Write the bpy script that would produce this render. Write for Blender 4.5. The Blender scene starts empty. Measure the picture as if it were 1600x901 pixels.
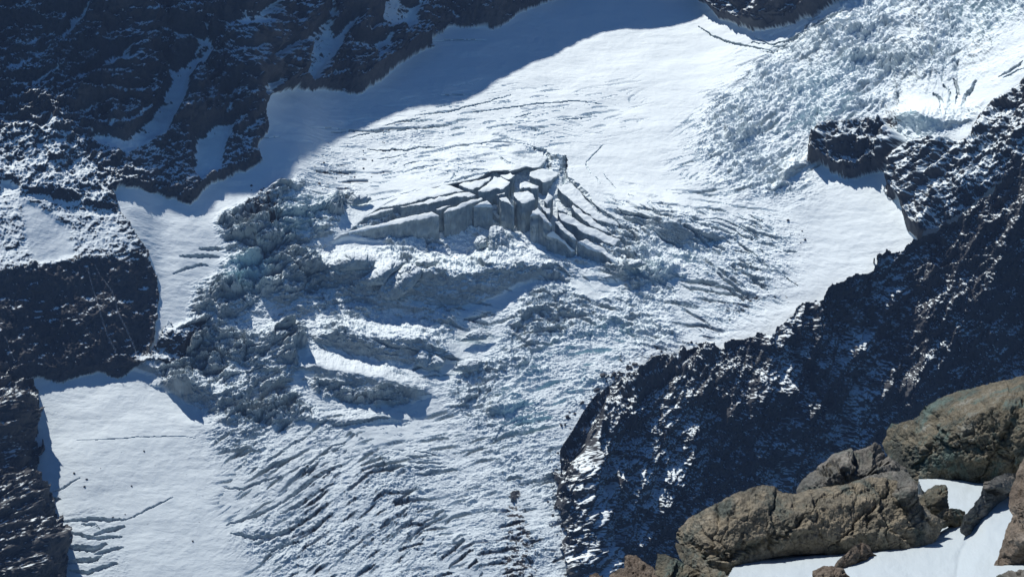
import bpy, math, time
import numpy as np
T0 = time.time()
F32 = np.float32
# ------------------------------------------------------------------ camera, sky, sun, exposure
scene = bpy.context.scene
CAM = np.array([0.0, 0.0, 700.0])
FPX = 2198.0                                  # focal length in photo pixels (1600 wide)
PITCH = math.radians(-19.5)
cd = bpy.data.cameras.new("camera"); cam = bpy.data.objects.new("camera", cd)
scene.collection.objects.link(cam); scene.camera = cam
cam.location = CAM; cam.rotation_euler = (math.radians(90) + PITCH, 0, 0)
cd.sensor_width = 36; cd.lens = 36 * FPX / 1600; cd.clip_start = 0.3; cd.clip_end = 60000
SUN_AZ, SUN_EL = math.radians(36), math.radians(54)      # azimuth to the left of +Y
S = np.array([-math.sin(SUN_AZ) * math.cos(SUN_EL), math.cos(SUN_AZ) * math.cos(SUN_EL), math.sin(SUN_EL)])
world = bpy.data.worlds.new("World"); scene.world = world; world.use_nodes = True
wn = world.node_tree; bg = wn.nodes["Background"]
sky = wn.nodes.new("ShaderNodeTexSky"); sky.sky_type = 'NISHITA'; sky.sun_disc = False
sky.sun_elevation = SUN_EL; sky.sun_rotation = -SUN_AZ; sky.altitude = 3000; sky.air_density = 1.0; sky.dust_density = 0.3
sky.ozone_density = 4.0
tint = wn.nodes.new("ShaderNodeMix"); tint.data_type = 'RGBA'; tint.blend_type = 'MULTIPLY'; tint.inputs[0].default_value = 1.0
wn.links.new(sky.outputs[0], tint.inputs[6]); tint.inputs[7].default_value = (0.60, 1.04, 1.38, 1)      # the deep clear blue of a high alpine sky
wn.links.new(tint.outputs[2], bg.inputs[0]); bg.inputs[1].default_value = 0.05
sl = bpy.data.lights.new("sun", 'SUN'); so = bpy.data.objects.new("sun", sl); scene.collection.objects.link(so)
sl.energy = 4.7; sl.angle = math.radians(0.5); sl.color = (1.0, 0.97, 0.92)
from mathutils import Vector
so.rotation_euler = Vector(S).to_track_quat('Z', 'Y').to_euler()
scene.view_settings.view_transform = 'Standard'; scene.view_settings.look = 'None'
scene.view_settings.exposure = 0.14; scene.view_settings.gamma = 1.0
scene.cycles.max_bounces = 5; scene.cycles.diffuse_bounces = 4

# ------------------------------------------------------------------ numeric helpers
STEP = 1.15
U0, U1, V0, V1 = -190.0, 1790.0, -120.0, 1000.0
us = np.arange(U0, U1, STEP); vs = np.arange(V0, V1, STEP)
W, H = len(us), len(vs)
UU, VV = np.meshgrid(us.astype(F32), vs.astype(F32))

def rays(u, v):
    """unit directions through photo pixels"""
    x = (np.asarray(u, float) - 800) / FPX; y = -(np.asarray(v, float) - 450.5) / FPX
    c, s = math.cos(PITCH), math.sin(PITCH)
    d = np.stack([x, c - y * s * 1.0, s + y * c], -1)
    return d / np.linalg.norm(d, axis=-1, keepdims=True)

def at(u, v, D):
    return CAM + rays(u, v) * np.asarray(D, float)[..., None]

def ss(a, b, x):
    t = np.clip((x - a) / (b - a), 0, 1); return t * t * (3 - 2 * t)

def box(a, r, axis):
    r = max(1, int(r)); n = a.shape[axis]
    pad = [(0, 0), (0, 0)]; pad[axis] = (r + 1, r)
    c = np.cumsum(np.pad(a, pad, mode='edge').astype(np.float64), axis=axis)
    if axis == 0: o = (c[2 * r + 1:] - c[:-2 * r - 1])
    else: o = (c[:, 2 * r + 1:] - c[:, :-2 * r - 1])
    return (o / (2 * r + 1)).astype(a.dtype)

def blur(a, px):
    r = px / STEP * 0.6
    if r < 0.5: return a
    for _ in range(3):
        a = box(box(a, r, 0), r, 1)
    return a

def lat(seed):
    return np.random.RandomState(seed).permutation(256).astype(np.int32)

def perlin(x, y, seed=0):
    p = lat(seed); g = np.random.RandomState(seed + 999).rand(256) * 2 * np.pi
    gx, gy = np.cos(g).astype(F32), np.sin(g).astype(F32)
    xi = np.floor(x).astype(np.int32); yi = np.floor(y).astype(np.int32)
    fx = (x - xi).astype(F32); fy = (y - yi).astype(F32)
    sx = fx * fx * fx * (fx * (fx * 6 - 15) + 10); sy = fy * fy * fy * (fy * (fy * 6 - 15) + 10)
    def c(ix, iy, dx, dy):
        h = p[(p[(xi + ix) & 255] + yi + iy) & 255]
        return gx[h] * dx + gy[h] * dy
    a = c(0, 0, fx, fy); b = c(1, 0, fx - 1, fy); a = a + sx * (b - a)
    d = c(0, 1, fx, fy - 1); e = c(1, 1, fx - 1, fy - 1); d = d + sx * (e - d)
    return (a + sy * (d - a)) * 1.5

def fbm(x, y, oct=5, seed=0, gain=0.5, ridged=False):
    o = 0; amp = 1.0; tot = 0
    for i in range(oct):
        n = perlin(x + 17.3 * i, y - 9.1 * i, seed + i)
        if ridged: n = 1 - 2 * np.abs(n)
        o = o + amp * n; tot += amp; amp *= gain; x = x * 2.03; y = y * 2.03
    return o / tot

def voronoi(x, y, seed=0, jit=0.85):
    """returns F1, F2, id hash (0..1), second hash, dx, dy to the nearest point"""
    p = lat(seed); r = np.random.RandomState(seed + 5)
    jx = (r.rand(256) * jit + (1 - jit) / 2).astype(F32); jy = (r.rand(256) * jit + (1 - jit) / 2).astype(F32)
    h1 = r.rand(256).astype(F32); h2 = r.rand(256).astype(F32)
    xi = np.floor(x).astype(np.int32); yi = np.floor(y).astype(np.int32)
    fx = (x - xi).astype(F32); fy = (y - yi).astype(F32)
    F1 = np.full(x.shape, 9, F32); F2 = F1.copy(); ID = np.zeros(x.shape, np.int32); DX = F1.copy(); DY = F1.copy()
    for a in (-1, 0, 1):
        for b in (-1, 0, 1):
            h = p[(p[(xi + a) & 255] + yi + b) & 255]
            dx = a + jx[h] - fx; dy = b + jy[h] - fy
            d = dx * dx + dy * dy
            near = d < F1
            F2 = np.where(near, F1, np.minimum(F2, d))
            DX = np.where(near, dx, DX); DY = np.where(near, dy, DY); ID = np.where(near, h, ID)
            F1 = np.where(near, d, F1)
    return np.sqrt(F1), np.sqrt(F2), h1[ID], h2[ID], DX, DY

def Z(x0, y0, s, pts):
    return [(x0 + x / s, y0 + y / s) for x, y in pts]

def raster(poly, us_=None, vs_=None):
    """even-odd fill of a polygon on the grid"""
    us_ = us if us_ is None else us_; vs_ = vs if vs_ is None else vs_
    w, h = len(us_), len(vs_)
    par = np.zeros((h, w + 1), np.int32)
    P = np.array(poly, float)
    for (x0, y0), (x1, y1) in zip(P, np.roll(P, -1, 0)):
        if y0 == y1: continue
        lo, hi = min(y0, y1), max(y0, y1)
        j = np.where((vs_ >= lo) & (vs_ < hi))[0]
        if len(j) == 0: continue
        xc = x0 + (vs_[j] - y0) * (x1 - x0) / (y1 - y0)
        i = np.clip(np.searchsorted(us_, xc), 0, w)
        np.add.at(par, (j, i), 1)
    return (np.cumsum(par, 1)[:, :w] & 1).astype(bool)

def warp_idx(amp, scale, seed):
    dx = fbm(UU / scale, VV / scale, 5, seed, 0.6) * amp
    dy = fbm(UU / scale + 40, VV / scale + 7, 5, seed + 50, 0.6) * amp
    i = np.clip(((UU + dx - U0) / STEP).round().astype(int), 0, W - 1)
    j = np.clip(((VV + dy - V0) / STEP).round().astype(int), 0, H - 1)
    return j, i
WJ, WI = warp_idx(9, 28, 11)
def region(*polys, soft=0, warp=True):
    m = np.zeros((H, W), bool)
    for p in polys: m |= raster(p)
    if warp: m = m[WJ, WI]
    m = m.astype(F32)
    return blur(m, soft) if soft else m

def line_field(pts, reach):
    """for each grid point within reach: distance, signed (+ = below/right-hand), position 0..1 along; returns slice + arrays"""
    P = np.array(pts, float)
    a0 = max(0, int((P[:, 0].min() - reach - U0) / STEP)); a1 = min(W, int((P[:, 0].max() + reach - U0) / STEP) + 2)
    b0 = max(0, int((P[:, 1].min() - reach - V0) / STEP)); b1 = min(H, int((P[:, 1].max() + reach - V0) / STEP) + 2)
    sl_ = (slice(b0, b1), slice(a0, a1))
    u = UU[sl_]; v = VV[sl_]
    best = np.full(u.shape, 1e9); sg = np.zeros(u.shape); al = np.zeros(u.shape)
    L = np.r_[0, np.cumsum(np.hypot(*np.diff(P, axis=0).T))]
    for k in range(len(P) - 1):
        x0, y0 = P[k]; dx, dy = P[k + 1] - P[k]; l2 = dx * dx + dy * dy + 1e-9
        t = np.clip(((u - x0) * dx + (v - y0) * dy) / l2, 0, 1)
        ex = u - x0 - t * dx; ey = v - y0 - t * dy; d = np.hypot(ex, ey)
        m = d < best
        best = np.where(m, d, best); sg = np.where(m, np.sign(dx * ey - dy * ex), sg); al = np.where(m, (L[k] + t * np.sqrt(l2)) / L[-1], al)
    return sl_, best, sg, al

# ------------------------------------------------------------------ the lie of the land: slope angles, integrated up each column
prof_v = [-200, 0, 150, 260, 400, 600, 700, 1000]
prof_a = [17, 18, 20, 22, 30, 29, 24, 20]
ALPHA = np.interp(vs, prof_v, prof_a)[:, None] * np.ones((1, W))
def slope(poly, a, soft=14):
    global ALPHA
    m = region(poly, soft=soft, warp=False); ALPHA = ALPHA * (1 - m) + a * m
WALL = [(-400, -300), (900, -300), (885, -10), (848, 8), (800, 25), (790, 40), (770, 48), (735, 42), (700, 45), (672, 60), (680, 72), (655, 82), (620, 105),
        (600, 120), (570, 148), (555, 152), (535, 145), (505, 140), (470, 142), (440, 140), (420, 150), (413, 165), (418, 200), (405, 225), (410, 250),
        (385, 268), (350, 280), (325, 290), (300, 318), (270, 312), (225, 296), (185, 292), (175, 300), (185, 330), (130, 320), (60, 318), (0, 290), (-400, 280)]
NUNATAK = [(1085, -300), (1090, 0), (1105, 12), (1125, 30), (1160, 45), (1180, 52), (1210, 45), (1250, 38), (1290, 15), (1325, 2), (1345, -10), (1420, -300)]
OUTCROP = [(1257, 254), (1270, 230), (1290, 205), (1330, 197), (1372, 196), (1390, 198), (1418, 215), (1415, 225), (1392, 262), (1350, 276), (1322, 281), (1308, 272), (1290, 258)]
RIGHTWALL = [(1378, 300), (1395, 275), (1410, 240), (1440, 215), (1480, 215), (1510, 225), (1525, 200), (1545, 165), (1575, 148), (1600, 130), (1800, 10),
             (1900, 0), (1900, 500), (1440, 385), (1418, 360), (1408, 340), (1412, 308), (1392, 314)]
CLIFF = [(-400, 405), (-200, 415), (0, 428), (60, 412), (120, 410), (205, 396), (225, 405), (238, 425), (248, 450), (246, 500), (236, 540), (236, 560), (215, 572),
         (190, 590), (150, 580), (100, 600), (60, 590), (20, 600), (-400, 640)]
KNOB = [(245, 540), (262, 505), (275, 520), (300, 505), (322, 508), (300, 530), (290, 560), (268, 570), (235, 560)]
slope(WALL, 43, 10); slope([(-400, 60), (180, 60), (330, 120), (420, 200), (410, 250), (350, 285), (300, 318), (225, 296), (-400, 300)], 35, 25); slope(NUNATAK, 56, 6)
slope([(-400, 300), (180, 300), (245, 400), (100, 405), (-400, 420)], 36, 8)
slope([(180, 295), (330, 310), (350, 370), (330, 420), (255, 490), (245, 400)], 33)
slope([(340, 330), (480, 290), (520, 400), (430, 640), (245, 600), (250, 500)], 36, 25)
slope(CLIFF, 50, 5); slope(KNOB, 60, 4)
slope([(60, 600), (280, 600), (420, 660), (440, 1001), (100, 1001)], 22)
slope([(1090, 240), (1300, 60), (1600, -60), (1800, -60), (1700, 60), (1480, 140), (1390, 190), (1260, 230), (1230, 300)], 29, 20)
slope(OUTCROP, 46, 5); slope(RIGHTWALL, 55, 8)
slope([(1210, 300), (1330, 285), (1410, 310), (1440, 370), (1200, 520), (1130, 530), (1200, 400)], 29, 15)
ALPHA = blur(ALPHA, 4)
dirs = rays(UU, VV)
PHI = -np.arcsin(dirs[..., 2])                                    # depression of each ray
gam = PHI + np.radians(ALPHA)
dl = 1 / np.tan(gam)
dpsi = np.abs(np.diff(PHI, axis=0))
inc = dpsi * 0.5 * (dl[1:] + dl[:-1])
LD = np.zeros((H, W)); LD[:-1] = np.cumsum(inc[::-1], 0)[::-1]
LD += math.log(1230) + 0.05 * ((UU - 800) / 800) ** 2 * 0
# smooth sideways a little so that neighbouring columns agree
LD = box(box(box(LD, 20 / STEP, 1), 20 / STEP, 1), 14 / STEP, 1)

# ------------------------------------------------------------------ scarps: h in photo rows, sampled lower down the slope = raised ground
HH = np.zeros((H, W))
def scarp(top, L, rough=3.0, seed=1):
    """top: list of (u, v_edge, face_height). A face drops below the edge; the ground above it runs back to the old level over L rows."""
    global HH
    t = np.array(top, float); u = us
    inside = ss(t[0, 0] - 25, t[0, 0], u) * (1 - ss(t[-1, 0], t[-1, 0] + 25, u))
    vt = box(np.interp(u, t[:, 0], t[:, 1])[None], 6, 1)[0]
    hf = box((np.interp(u, t[:, 0], t[:, 2]) * inside)[None], 8, 1)[0]
    n = fbm(UU / 22, VV / 22, 5, seed, 0.62)
    d = VV - vt[None] + n * rough * 1.6
    f = np.where(d >= 0, np.clip(hf[None] - d, 0, None), hf[None] * (1 - ss(0, 1, -d / L)))
    HH = HH + f
CL = [(500, 385, 6), (540, 366, 10), (600, 354, 26), (640, 350, 42), (690, 338, 50), (740, 323, 48), (770, 322, 44), (800, 320, 60), (835, 335, 66),
      (880, 365, 46), (920, 385, 30), (965, 412, 14), (985, 420, 5)]
scarp(CL, 125, 0)
HU = HH.copy()
CLUSTER = [(545, 366), (575, 340), (610, 318), (655, 300), (700, 292), (745, 284), (768, 272), (800, 272), (822, 262), (832, 265), (845, 262), (862, 240), (876, 245), (884, 243), (888, 282), (905, 300),
           (925, 318), (945, 335), (975, 348), (1032, 360), (1000, 372), (970, 412), (935, 415), (900, 412), (850, 395), (800, 380), (700, 390), (620, 385)]
carve = region(CLUSTER, soft=2, warp=False)
HH = HH * (1 - carve)
scarp([(965, 325, 6), (985, 332, 16), (1010, 337, 20), (1035, 350, 26), (1066, 353, 30), (1085, 362, 22), (1120, 372, 8)], 60, 2, 3)
# hollows of the icefall
scarp([(455, 412, 4), (500, 415, 28), (575, 426, 50), (640, 432, 56), (700, 430, 60), (760, 424, 48), (820, 418, 26), (860, 420, 8), (885, 420, 1)], 40, 5, 4)
scarp([(450, 520, 1), (500, 528, 10), (560, 531, 26), (610, 531, 40), (650, 530, 46), (680, 538, 36), (700, 548, 20), (718, 560, 6), (730, 568, 1)], 35, 4, 5)
scarp([(450, 572, 2), (485, 574, 18), (520, 578, 38), (560, 584, 48), (600, 592, 46), (640, 604, 26), (660, 612, 12), (685, 620, 1)], 30, 4, 6)
scarp([(255, 598, 10), (300, 605, 28), (340, 618, 32), (380, 625, 24), (420, 640, 10)], 35, 6, 7)
scarp([(925, 430, 6), (950, 430, 12), (990, 425, 18), (1030, 428, 14), (1060, 430, 6)], 30, 3, 8)
scarp([(480, 655, 5), (540, 658, 10), (600, 652, 12), (625, 655, 6)], 20, 3, 9)
scarp([(1215, 300, 4), (1225, 275, 14), (1240, 258, 22), (1258, 255, 10)], 20, 3, 10)
scarp([(1395, 185, 10), (1420, 172, 28), (1440, 180, 34), (1465, 190, 20), (1500, 190, 6)], 30, 2, 12)
scarp([(200, 572, 6), (230, 563, 22), (262, 563, 24), (290, 575, 10)], 20, 3, 13)
# rims in front of the hollows
def bump(pts, h, r):
    global HH
    s, d, sg, al = line_field(pts, r * 3)
    HH[s] += h * np.exp(-(d / r) ** 2) * np.sin(np.clip(al, 0.02, 0.98) * np.pi) ** 0.5
bump([(500, 440), (560, 470), (640, 482), (690, 495), (740, 488), (800, 440), (850, 395)], 5, 9)
bump([(260, 650), (320, 668), (420, 660)], 5, 12)
bump([(200, 565), (240, 575), (280, 590)], 5, 8)
bump([(450, 545), (530, 562), (620, 578), (700, 580)], 4, 7)
bump([(470, 600), (530, 632), (600, 645), (660, 625)], 4, 7)

# ------------------------------------------------------------------ crevasses traced one by one: (points, width)
ZA = lambda p: Z(520, 230, 5.33, p)
ZB = lambda p: Z(780, 230, 5.33, p)
ZC = lambda p: Z(900, 300, 4, p)
ZD = lambda p: Z(400, 0, 2.963, p)
ZE = lambda p: Z(0, 597, 2.963, p)
ZG = lambda p: Z(300, 550, 4, p)
ZH = lambda p: Z(500, 597, 2.963, p)
ZR = lambda p: Z(1200, 100, 4, p)
ZT = lambda p: Z(1060, 0, 2.963, p)
ZM = lambda p: Z(460, 380, 4, p)
CREV = [
 (ZD([(735, 540), (800, 525), (880, 520), (960, 500), (1050, 478), (1110, 455), (1180, 440)]), 2.2), (ZD([(1000, 515), (1060, 512), (1160, 498), (1260, 490), (1360, 480), (1480, 470), (1600, 480)]), 2.0),
 (ZD([(600, 585), (640, 575), (700, 565), (760, 548)]), 2.5), (ZD([(900, 683), (960, 672), (1060, 662), (1160, 660), (1240, 665), (1300, 685), (1345, 712)]), 2.2),
 (ZD([(650, 612), (720, 600), (800, 592), (850, 580)]), 2), (ZD([(680, 800), (740, 780), (850, 768)]), 2.2), (ZD([(1190, 545), (1230, 540), (1275, 528)]), 1.6),
 (ZD([(1390, 560), (1460, 552), (1545, 542)]), 1.8), (ZD([(520, 690), (600, 700), (640, 690), (700, 700), (760, 682), (850, 680)]), 3), (ZD([(560, 740), (640, 730), (700, 715)]), 2),
 (ZD([(440, 640), (500, 620), (560, 610), (620, 615)]), 2), (ZD([(1530, 745), (1560, 715), (1605, 665)]), 2.0), (ZD([(1528, 745), (1538, 780), (1552, 800)]), 1.6),
 (ZA([(620, 190), (700, 185), (770, 180), (840, 165), (900, 150)]), 2.0), (ZA([(580, 160), (640, 135), (740, 118)]), 1.8), (ZA([(900, 210), (1000, 208), (1080, 200)]), 1.2),
 (ZA([(1000, 160), (1100, 152), (1200, 130), (1290, 115)]), 1.4), (ZA([(1120, 200), (1200, 188), (1290, 195)]), 2.2), (ZA([(1390, 80), (1430, 110), (1460, 130), (1510, 140)]), 3), (ZA([(985, 280), (1005, 250), (1020, 225)]), 3.0),
 (ZA([(560, 385), (640, 370), (700, 350)]), 1.3), (ZA([(370, 440), (440, 425), (520, 405)]), 1.3), (ZA([(930, 298), (1040, 280), (1150, 245), (1250, 225), (1350, 225), (1440, 240)]), 3.4), (ZA([(1340, 230), (1400, 215), (1480, 200)]), 2.2),
 (ZB([(300, 5), (380, 25), (400, 60), (425, 70), (410, 130), (425, 190)]), 6), (ZB([(548, 80), (545, 140), (530, 200), (545, 250), (535, 300)]), 8),
 (ZB([(560, 240), (620, 290), (680, 350), (740, 400), (770, 440)]), 7), (ZB([(770, 455), (830, 520), (900, 560), (990, 610)]), 3.8), (ZB([(805, 240), (830, 280), (845, 305)]), 1.6), (ZB([(730, 100), (725, 140), (760, 205)]), 1.5),
 (ZB([(865, 205), (900, 260), (980, 350)]), 1.1), (ZB([(930, 420), (980, 450), (1050, 485)]), 1.6), (ZB([(985, 505), (1060, 560), (1170, 575), (1250, 600)]), 4),
 (ZB([(1175, 485), (1240, 525), (1330, 572), (1420, 605)]), 2.4), (ZB([(1235, 445), (1290, 490), (1340, 535)]), 1.2), (ZB([(1340, 465), (1390, 515), (1440, 555)]), 1.6), (ZB([(1480, 600), (1560, 610), (1600, 610)]), 2.4),
 (ZC([(800, 180), (900, 185), (960, 205), (1050, 250), (1130, 300)]), 2.4), (ZC([(820, 195), (900, 215), (980, 240), (1040, 290), (1130, 310)]), 3), (ZC([(1080, 155), (1130, 185), (1170, 205)]), 2.6),
 (ZC([(980, 165), (1030, 180), (1070, 195)]), 1.8), (ZC([(1050, 210), (1100, 225), (1150, 250)]), 1.8), (ZC([(650, 155), (740, 175), (800, 190), (850, 225)]), 3), (ZC([(720, 195), (800, 220), (870, 240), (990, 275)]), 5),
 (ZC([(680, 215), (720, 245), (760, 290), (830, 355)]), 5), (ZC([(740, 265), (820, 300), (890, 325)]), 3), (ZC([(860, 345), (920, 375), (940, 365)]), 4), (ZC([(1045, 345), (1090, 385), (1130, 415)]), 3.4), (ZC([(1130, 365), (1180, 390)]), 2),
 (ZC([(1280, 520), (1340, 560), (1395, 590)]), 1.8), (ZC([(985, 370), (1050, 385), (1110, 400)]), 3), (ZC([(1070, 430), (1100, 480), (1150, 500)]), 3), (ZC([(970, 470), (1010, 500)]), 4), (ZC([(1300, 375), (1380, 378)]), 3.6),
 (ZE([(355, 267), (460, 268), (560, 264), (650, 256), (760, 252), (860, 255), (905, 265)]), 1.6), (ZE([(580, 640), (650, 605), (720, 570), (800, 532)]), 2.8), (ZE([(300, 650), (370, 640), (440, 632), (500, 640), (580, 635)]), 6),
 (ZE([(380, 660), (440, 665), (460, 680)]), 5), (ZE([(440, 710), (500, 690), (575, 668)]), 7), (ZE([(300, 705), (370, 712), (430, 730), (520, 722), (565, 718)]), 6), (ZE([(310, 765), (370, 775), (440, 780), (490, 755)]), 9),
 (ZE([(440, 800), (500, 785), (570, 770)]), 6), (ZE([(305, 845), (380, 830), (440, 825), (470, 805)]), 8), (ZE([(320, 880), (400, 890), (480, 860), (540, 845)]), 7), (ZE([(230, 515), (290, 495), (330, 470), (370, 448)]), 3), (ZE([(220, 545), (280, 545)]), 5),
 (ZE([(1240, 370), (1300, 330), (1350, 285), (1420, 255)]), 4), (ZE([(1370, 440), (1420, 400), (1480, 345), (1540, 300), (1600, 278)]), 4), (ZE([(1230, 410), (1300, 380), (1385, 345)]), 6), (ZE([(1310, 560), (1400, 500), (1490, 430), (1580, 395)]), 7),
 (ZE([(1050, 660), (1150, 625), (1230, 600), (1300, 560)]), 5), (ZE([(1070, 700), (1160, 720), (1290, 710)]), 6), (ZE([(1040, 485), (1120, 495), (1220, 460), (1300, 440)]), 4), (ZE([(1180, 745), (1260, 715), (1330, 690), (1400, 650)]), 6),
 (ZE([(1340, 420), (1420, 385), (1500, 340), (1600, 290)]), 2), (ZE([(1300, 610), (1380, 580), (1450, 530), (1540, 480)]), 5), (ZE([(1220, 780), (1300, 760), (1380, 740)]), 5),
 (ZG([(1225, 635), (1180, 660), (1170, 680), (1205, 715), (1185, 765)]), 2.8), (ZG([(1255, 620), (1340, 622)]), 2.8), (ZG([(1340, 662), (1420, 665), (1480, 675)]), 3.2), (ZG([(1390, 630), (1460, 640), (1530, 652)]), 2.2),
 (ZG([(1355, 700), (1440, 705), (1560, 700)]), 3), (ZG([(1360, 735), (1450, 738), (1590, 720)]), 3), (ZG([(1380, 770), (1470, 772), (1560, 762)]), 2.4), (ZG([(945, 635), (965, 615)]), 3),
 (ZG([(1170, 0), (1130, 10)]), 1.5), (ZM([(140, 640), (220, 690), (310, 745)]), 2.6), (ZM([(290, 660), (380, 720), (500, 770)]), 1.8), (ZM([(465, 675), (530, 735), (620, 800), (740, 850)]), 2.0),
 (ZT([(95, 130), (160, 170), (250, 200), (340, 215), (430, 235)]), 3.0), (ZT([(340, 195), (430, 205), (520, 185), (590, 160), (660, 110), (740, 80), (800, 60)]), 3), (ZT([(500, 190), (600, 150), (680, 130)]), 2.4), (ZT([(380, 238), (450, 240), (520, 220)]), 2),
 (ZT([(560, 165), (640, 95), (700, 75)]), 2), (ZT([(520, 60), (620, 110), (700, 60)]), 1.2),
 (ZR([(1035, 185), (1070, 215), (1090, 250), (1085, 300)]), 5), (ZR([(1095, 135), (1120, 165)]), 3), (ZR([(1130, 150), (1135, 200), (1130, 270), (1110, 330)]), 3), (ZR([(1160, 100), (1185, 150), (1190, 200), (1175, 250)]), 5),
 (ZR([(1310, 115), (1280, 165), (1240, 205), (1215, 270)]), 6), (ZR([(1450, 90), (1520, 55), (1600, 0)]), 4), (ZR([(1480, 100), (1540, 70), (1610, 40)]), 3),
 ([(282, 401), (300, 401), (342, 402)], 6.0), ([(312, 389), (330, 389), (348, 390)], 6.5), ([(270, 429), (290, 421), (312, 414), (325, 416)], 4.5),
 ([(1300, 110), (1340, 80), (1400, 60)], 2), ([(1180, 60), (1220, 75), (1290, 40), (1330, 20)], 2.6),
 ([(370, 215), (400, 218), (440, 214)], 1.5), ([(480, 200), (540, 203), (600, 206)], 1.5), ([(690, 150), (740, 147)], 1.6), ([(672, 65), (700, 63), (760, 64)], 1.6),
]
CRV = np.zeros((H, W), F32); ICE = np.zeros((H, W), F32)
rngc = np.random.RandomState(3)
def crevasse(pts, w, k=1.5):
    P = np.array(pts, float)
    if P[0, 0] > P[-1, 0]: P = P[::-1]                           # run left to right: + side is below
    q = np.linspace(0, len(P) - 1, max(3, int((len(P) - 1) * 6)))
    Q = np.stack([np.interp(q, range(len(P)), P[:, 0]), np.interp(q, range(len(P)), P[:, 1])], 1)
    Q[1:-1] += rngc.randn(len(Q) - 2, 2) * min(0.6, 0.13 * w)
    s, d, sg, al = line_field(Q, w + 4)
    nn = fbm(UU[s] / 9, VV[s] / 9, 3, 71)
    ww = w * (0.35 + 0.65 * np.sin(np.clip(al, 0.03, 0.97) * np.pi) ** 0.6) * (1 + 0.5 * nn)
    t = d * sg + ww / 2                                          # rows below the far lip
    m = (d < ww / 2) & (t > 0)
    dep = np.where(m, k * t + 0.8, 0)
    CRV[s] = np.maximum(CRV[s], dep)
    ICE[s] = np.maximum(ICE[s], m * 1.0)
for pts, w in CREV:
    crevasse(pts, w * 1.15)
HH = HH - CRV

def sample_rows(h):
    """log depth of the base taken h photo rows lower"""
    idx = np.clip(np.arange(H)[:, None] + h / STEP, 0, H - 1.001)
    i0 = np.floor(idx).astype(int); f = idx - i0
    return np.take_along_axis(LD, i0, 0) * (1 - f) + np.take_along_axis(LD, i0 + 1, 0) * f

LD1 = sample_rows(HH)
LDU = sample_rows(HU)
P1 = CAM + dirs * np.exp(LD1)[..., None]
print("macro", round(time.time() - T0, 1))

def normals(P):
    du = np.gradient(P, axis=1); dv = np.gradient(P, axis=0)
    n = np.cross(dv, du); n /= np.linalg.norm(n, axis=-1, keepdims=True) + 1e-9
    n *= np.sign((n * -dirs).sum(-1, keepdims=True) + 1e-9)
    return n
def blur3(P, px):
    return np.stack([blur(P[..., k], px) for k in range(3)], -1)
PS = blur3(CAM + dirs * np.exp(LD)[..., None], 14)
NM = normals(PS)
# surface coordinates in metres: x across, t up the slope
seg = np.linalg.norm(np.diff(PS, axis=0), axis=-1)
TT = np.zeros((H, W)); TT[:-1] = np.cumsum(seg[::-1], 0)[::-1]
TT = blur(TT, 10).astype(F32); XX = PS[..., 0].astype(F32)

# ------------------------------------------------------------------ what covers it
TERRACE = [(-400, 290), (0, 290), (60, 300), (130, 318), (182, 328), (200, 350), (225, 385), (228, 405), (120, 412), (60, 418), (0, 434), (-400, 420)]
MUZZLE = [(794, 768), (800, 763), (808, 764), (811, 774), (806, 782), (798, 784)]
rock = region(WALL, NUNATAK, OUTCROP, CLIFF, KNOB, RIGHTWALL, TERRACE, MUZZLE)
rock_b = rock > 0.5
# icefall intensity, elongation angle in the (x, t) plane, elongation and cell size in metres
INT = np.zeros((H, W), F32) + 0.02; ANG = np.zeros((H, W), F32); 
ALX = np.zeros((H, W), F32) + 1.0; 
def ice_zone(poly, inten, soft=12, warp=True):
    global INT
    m = region(poly, soft=soft, warp=warp); INT = INT * (1 - m) + inten * m
R1 = [(335, 340), (400, 305), (450, 285), (500, 262), (560, 250), (560, 300), (525, 350), (490, 385), (520, 400), (500, 420), (520, 470), (470, 500), (480, 560), (450, 600), (500, 655), (420, 660), (330, 655), (270, 610), (240, 580),
      (250, 530), (300, 500), (300, 450), (335, 430), (350, 400), (345, 370)]
R2 = [(500, 400), (560, 420), (700, 440), (850, 430), (900, 420), (1000, 440), (1100, 460), (1060, 520), (1000, 570), (905, 640), (870, 700), (870, 790), (800, 760), (760, 700), (720, 650), (700, 600), (640, 560), (500, 540), (470, 500)]
R3 = [(985, 350), (1080, 340), (1180, 350), (1220, 400), (1180, 450), (1120, 500), (1050, 540), (1000, 480), (930, 440), (960, 410)]
R4 = [(330, 650), (500, 640), (640, 650), (760, 640), (860, 700), (880, 790), (895, 920), (900, 1001), (440, 1001), (420, 880), (360, 830), (400, 760), (330, 700)]
R5 = [(1750, -60), (1400, -60), (1330, 0), (1200, 80), (1110, 165), (1080, 230), (1110, 262), (1150, 285), (1200, 310), (1225, 300), (1262, 240), (1300, 200), (1350, 190), (1400, 150), (1440, 130), (1500, 90), (1560, 50), (1700, 0)]
ice_zone([(300, 640), (420, 300), (560, 240), (760, 170), (900, 210), (900, 300), (1050, 330), (1180, 300), (1260, 350), (1240, 470), (1100, 560), (920, 660), (905, 1001), (420, 1001)], 0.10, 40)
ice_zone([(1080, 260), (1130, 140), (1250, 50), (1400, -60), (1800, -60), (1800, 80), (1400, 190), (1240, 330), (1130, 320)], 0.16, 30)
ice_zone(R4, 0.26, 22); ice_zone(R2, 0.46, 20); ice_zone(R3, 0.55, 20); ice_zone(R1, 0.78, 11); ice_zone(R5, 0.54, 26)
ice_zone([(470, 265), (560, 215), (680, 180), (720, 200), (650, 240), (560, 300), (480, 320)], 0.16, 14)
ice_zone([(1380, 215), (1400, 185), (1440, 170), (1500, 165), (1545, 150), (1520, 190), (1460, 225), (1420, 245)], 0.45, 6)
ice_zone([(1060, 430), (1200, 330), (1260, 380), (1240, 430), (1120, 520), (1060, 520)], 0.26, 22)
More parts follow.
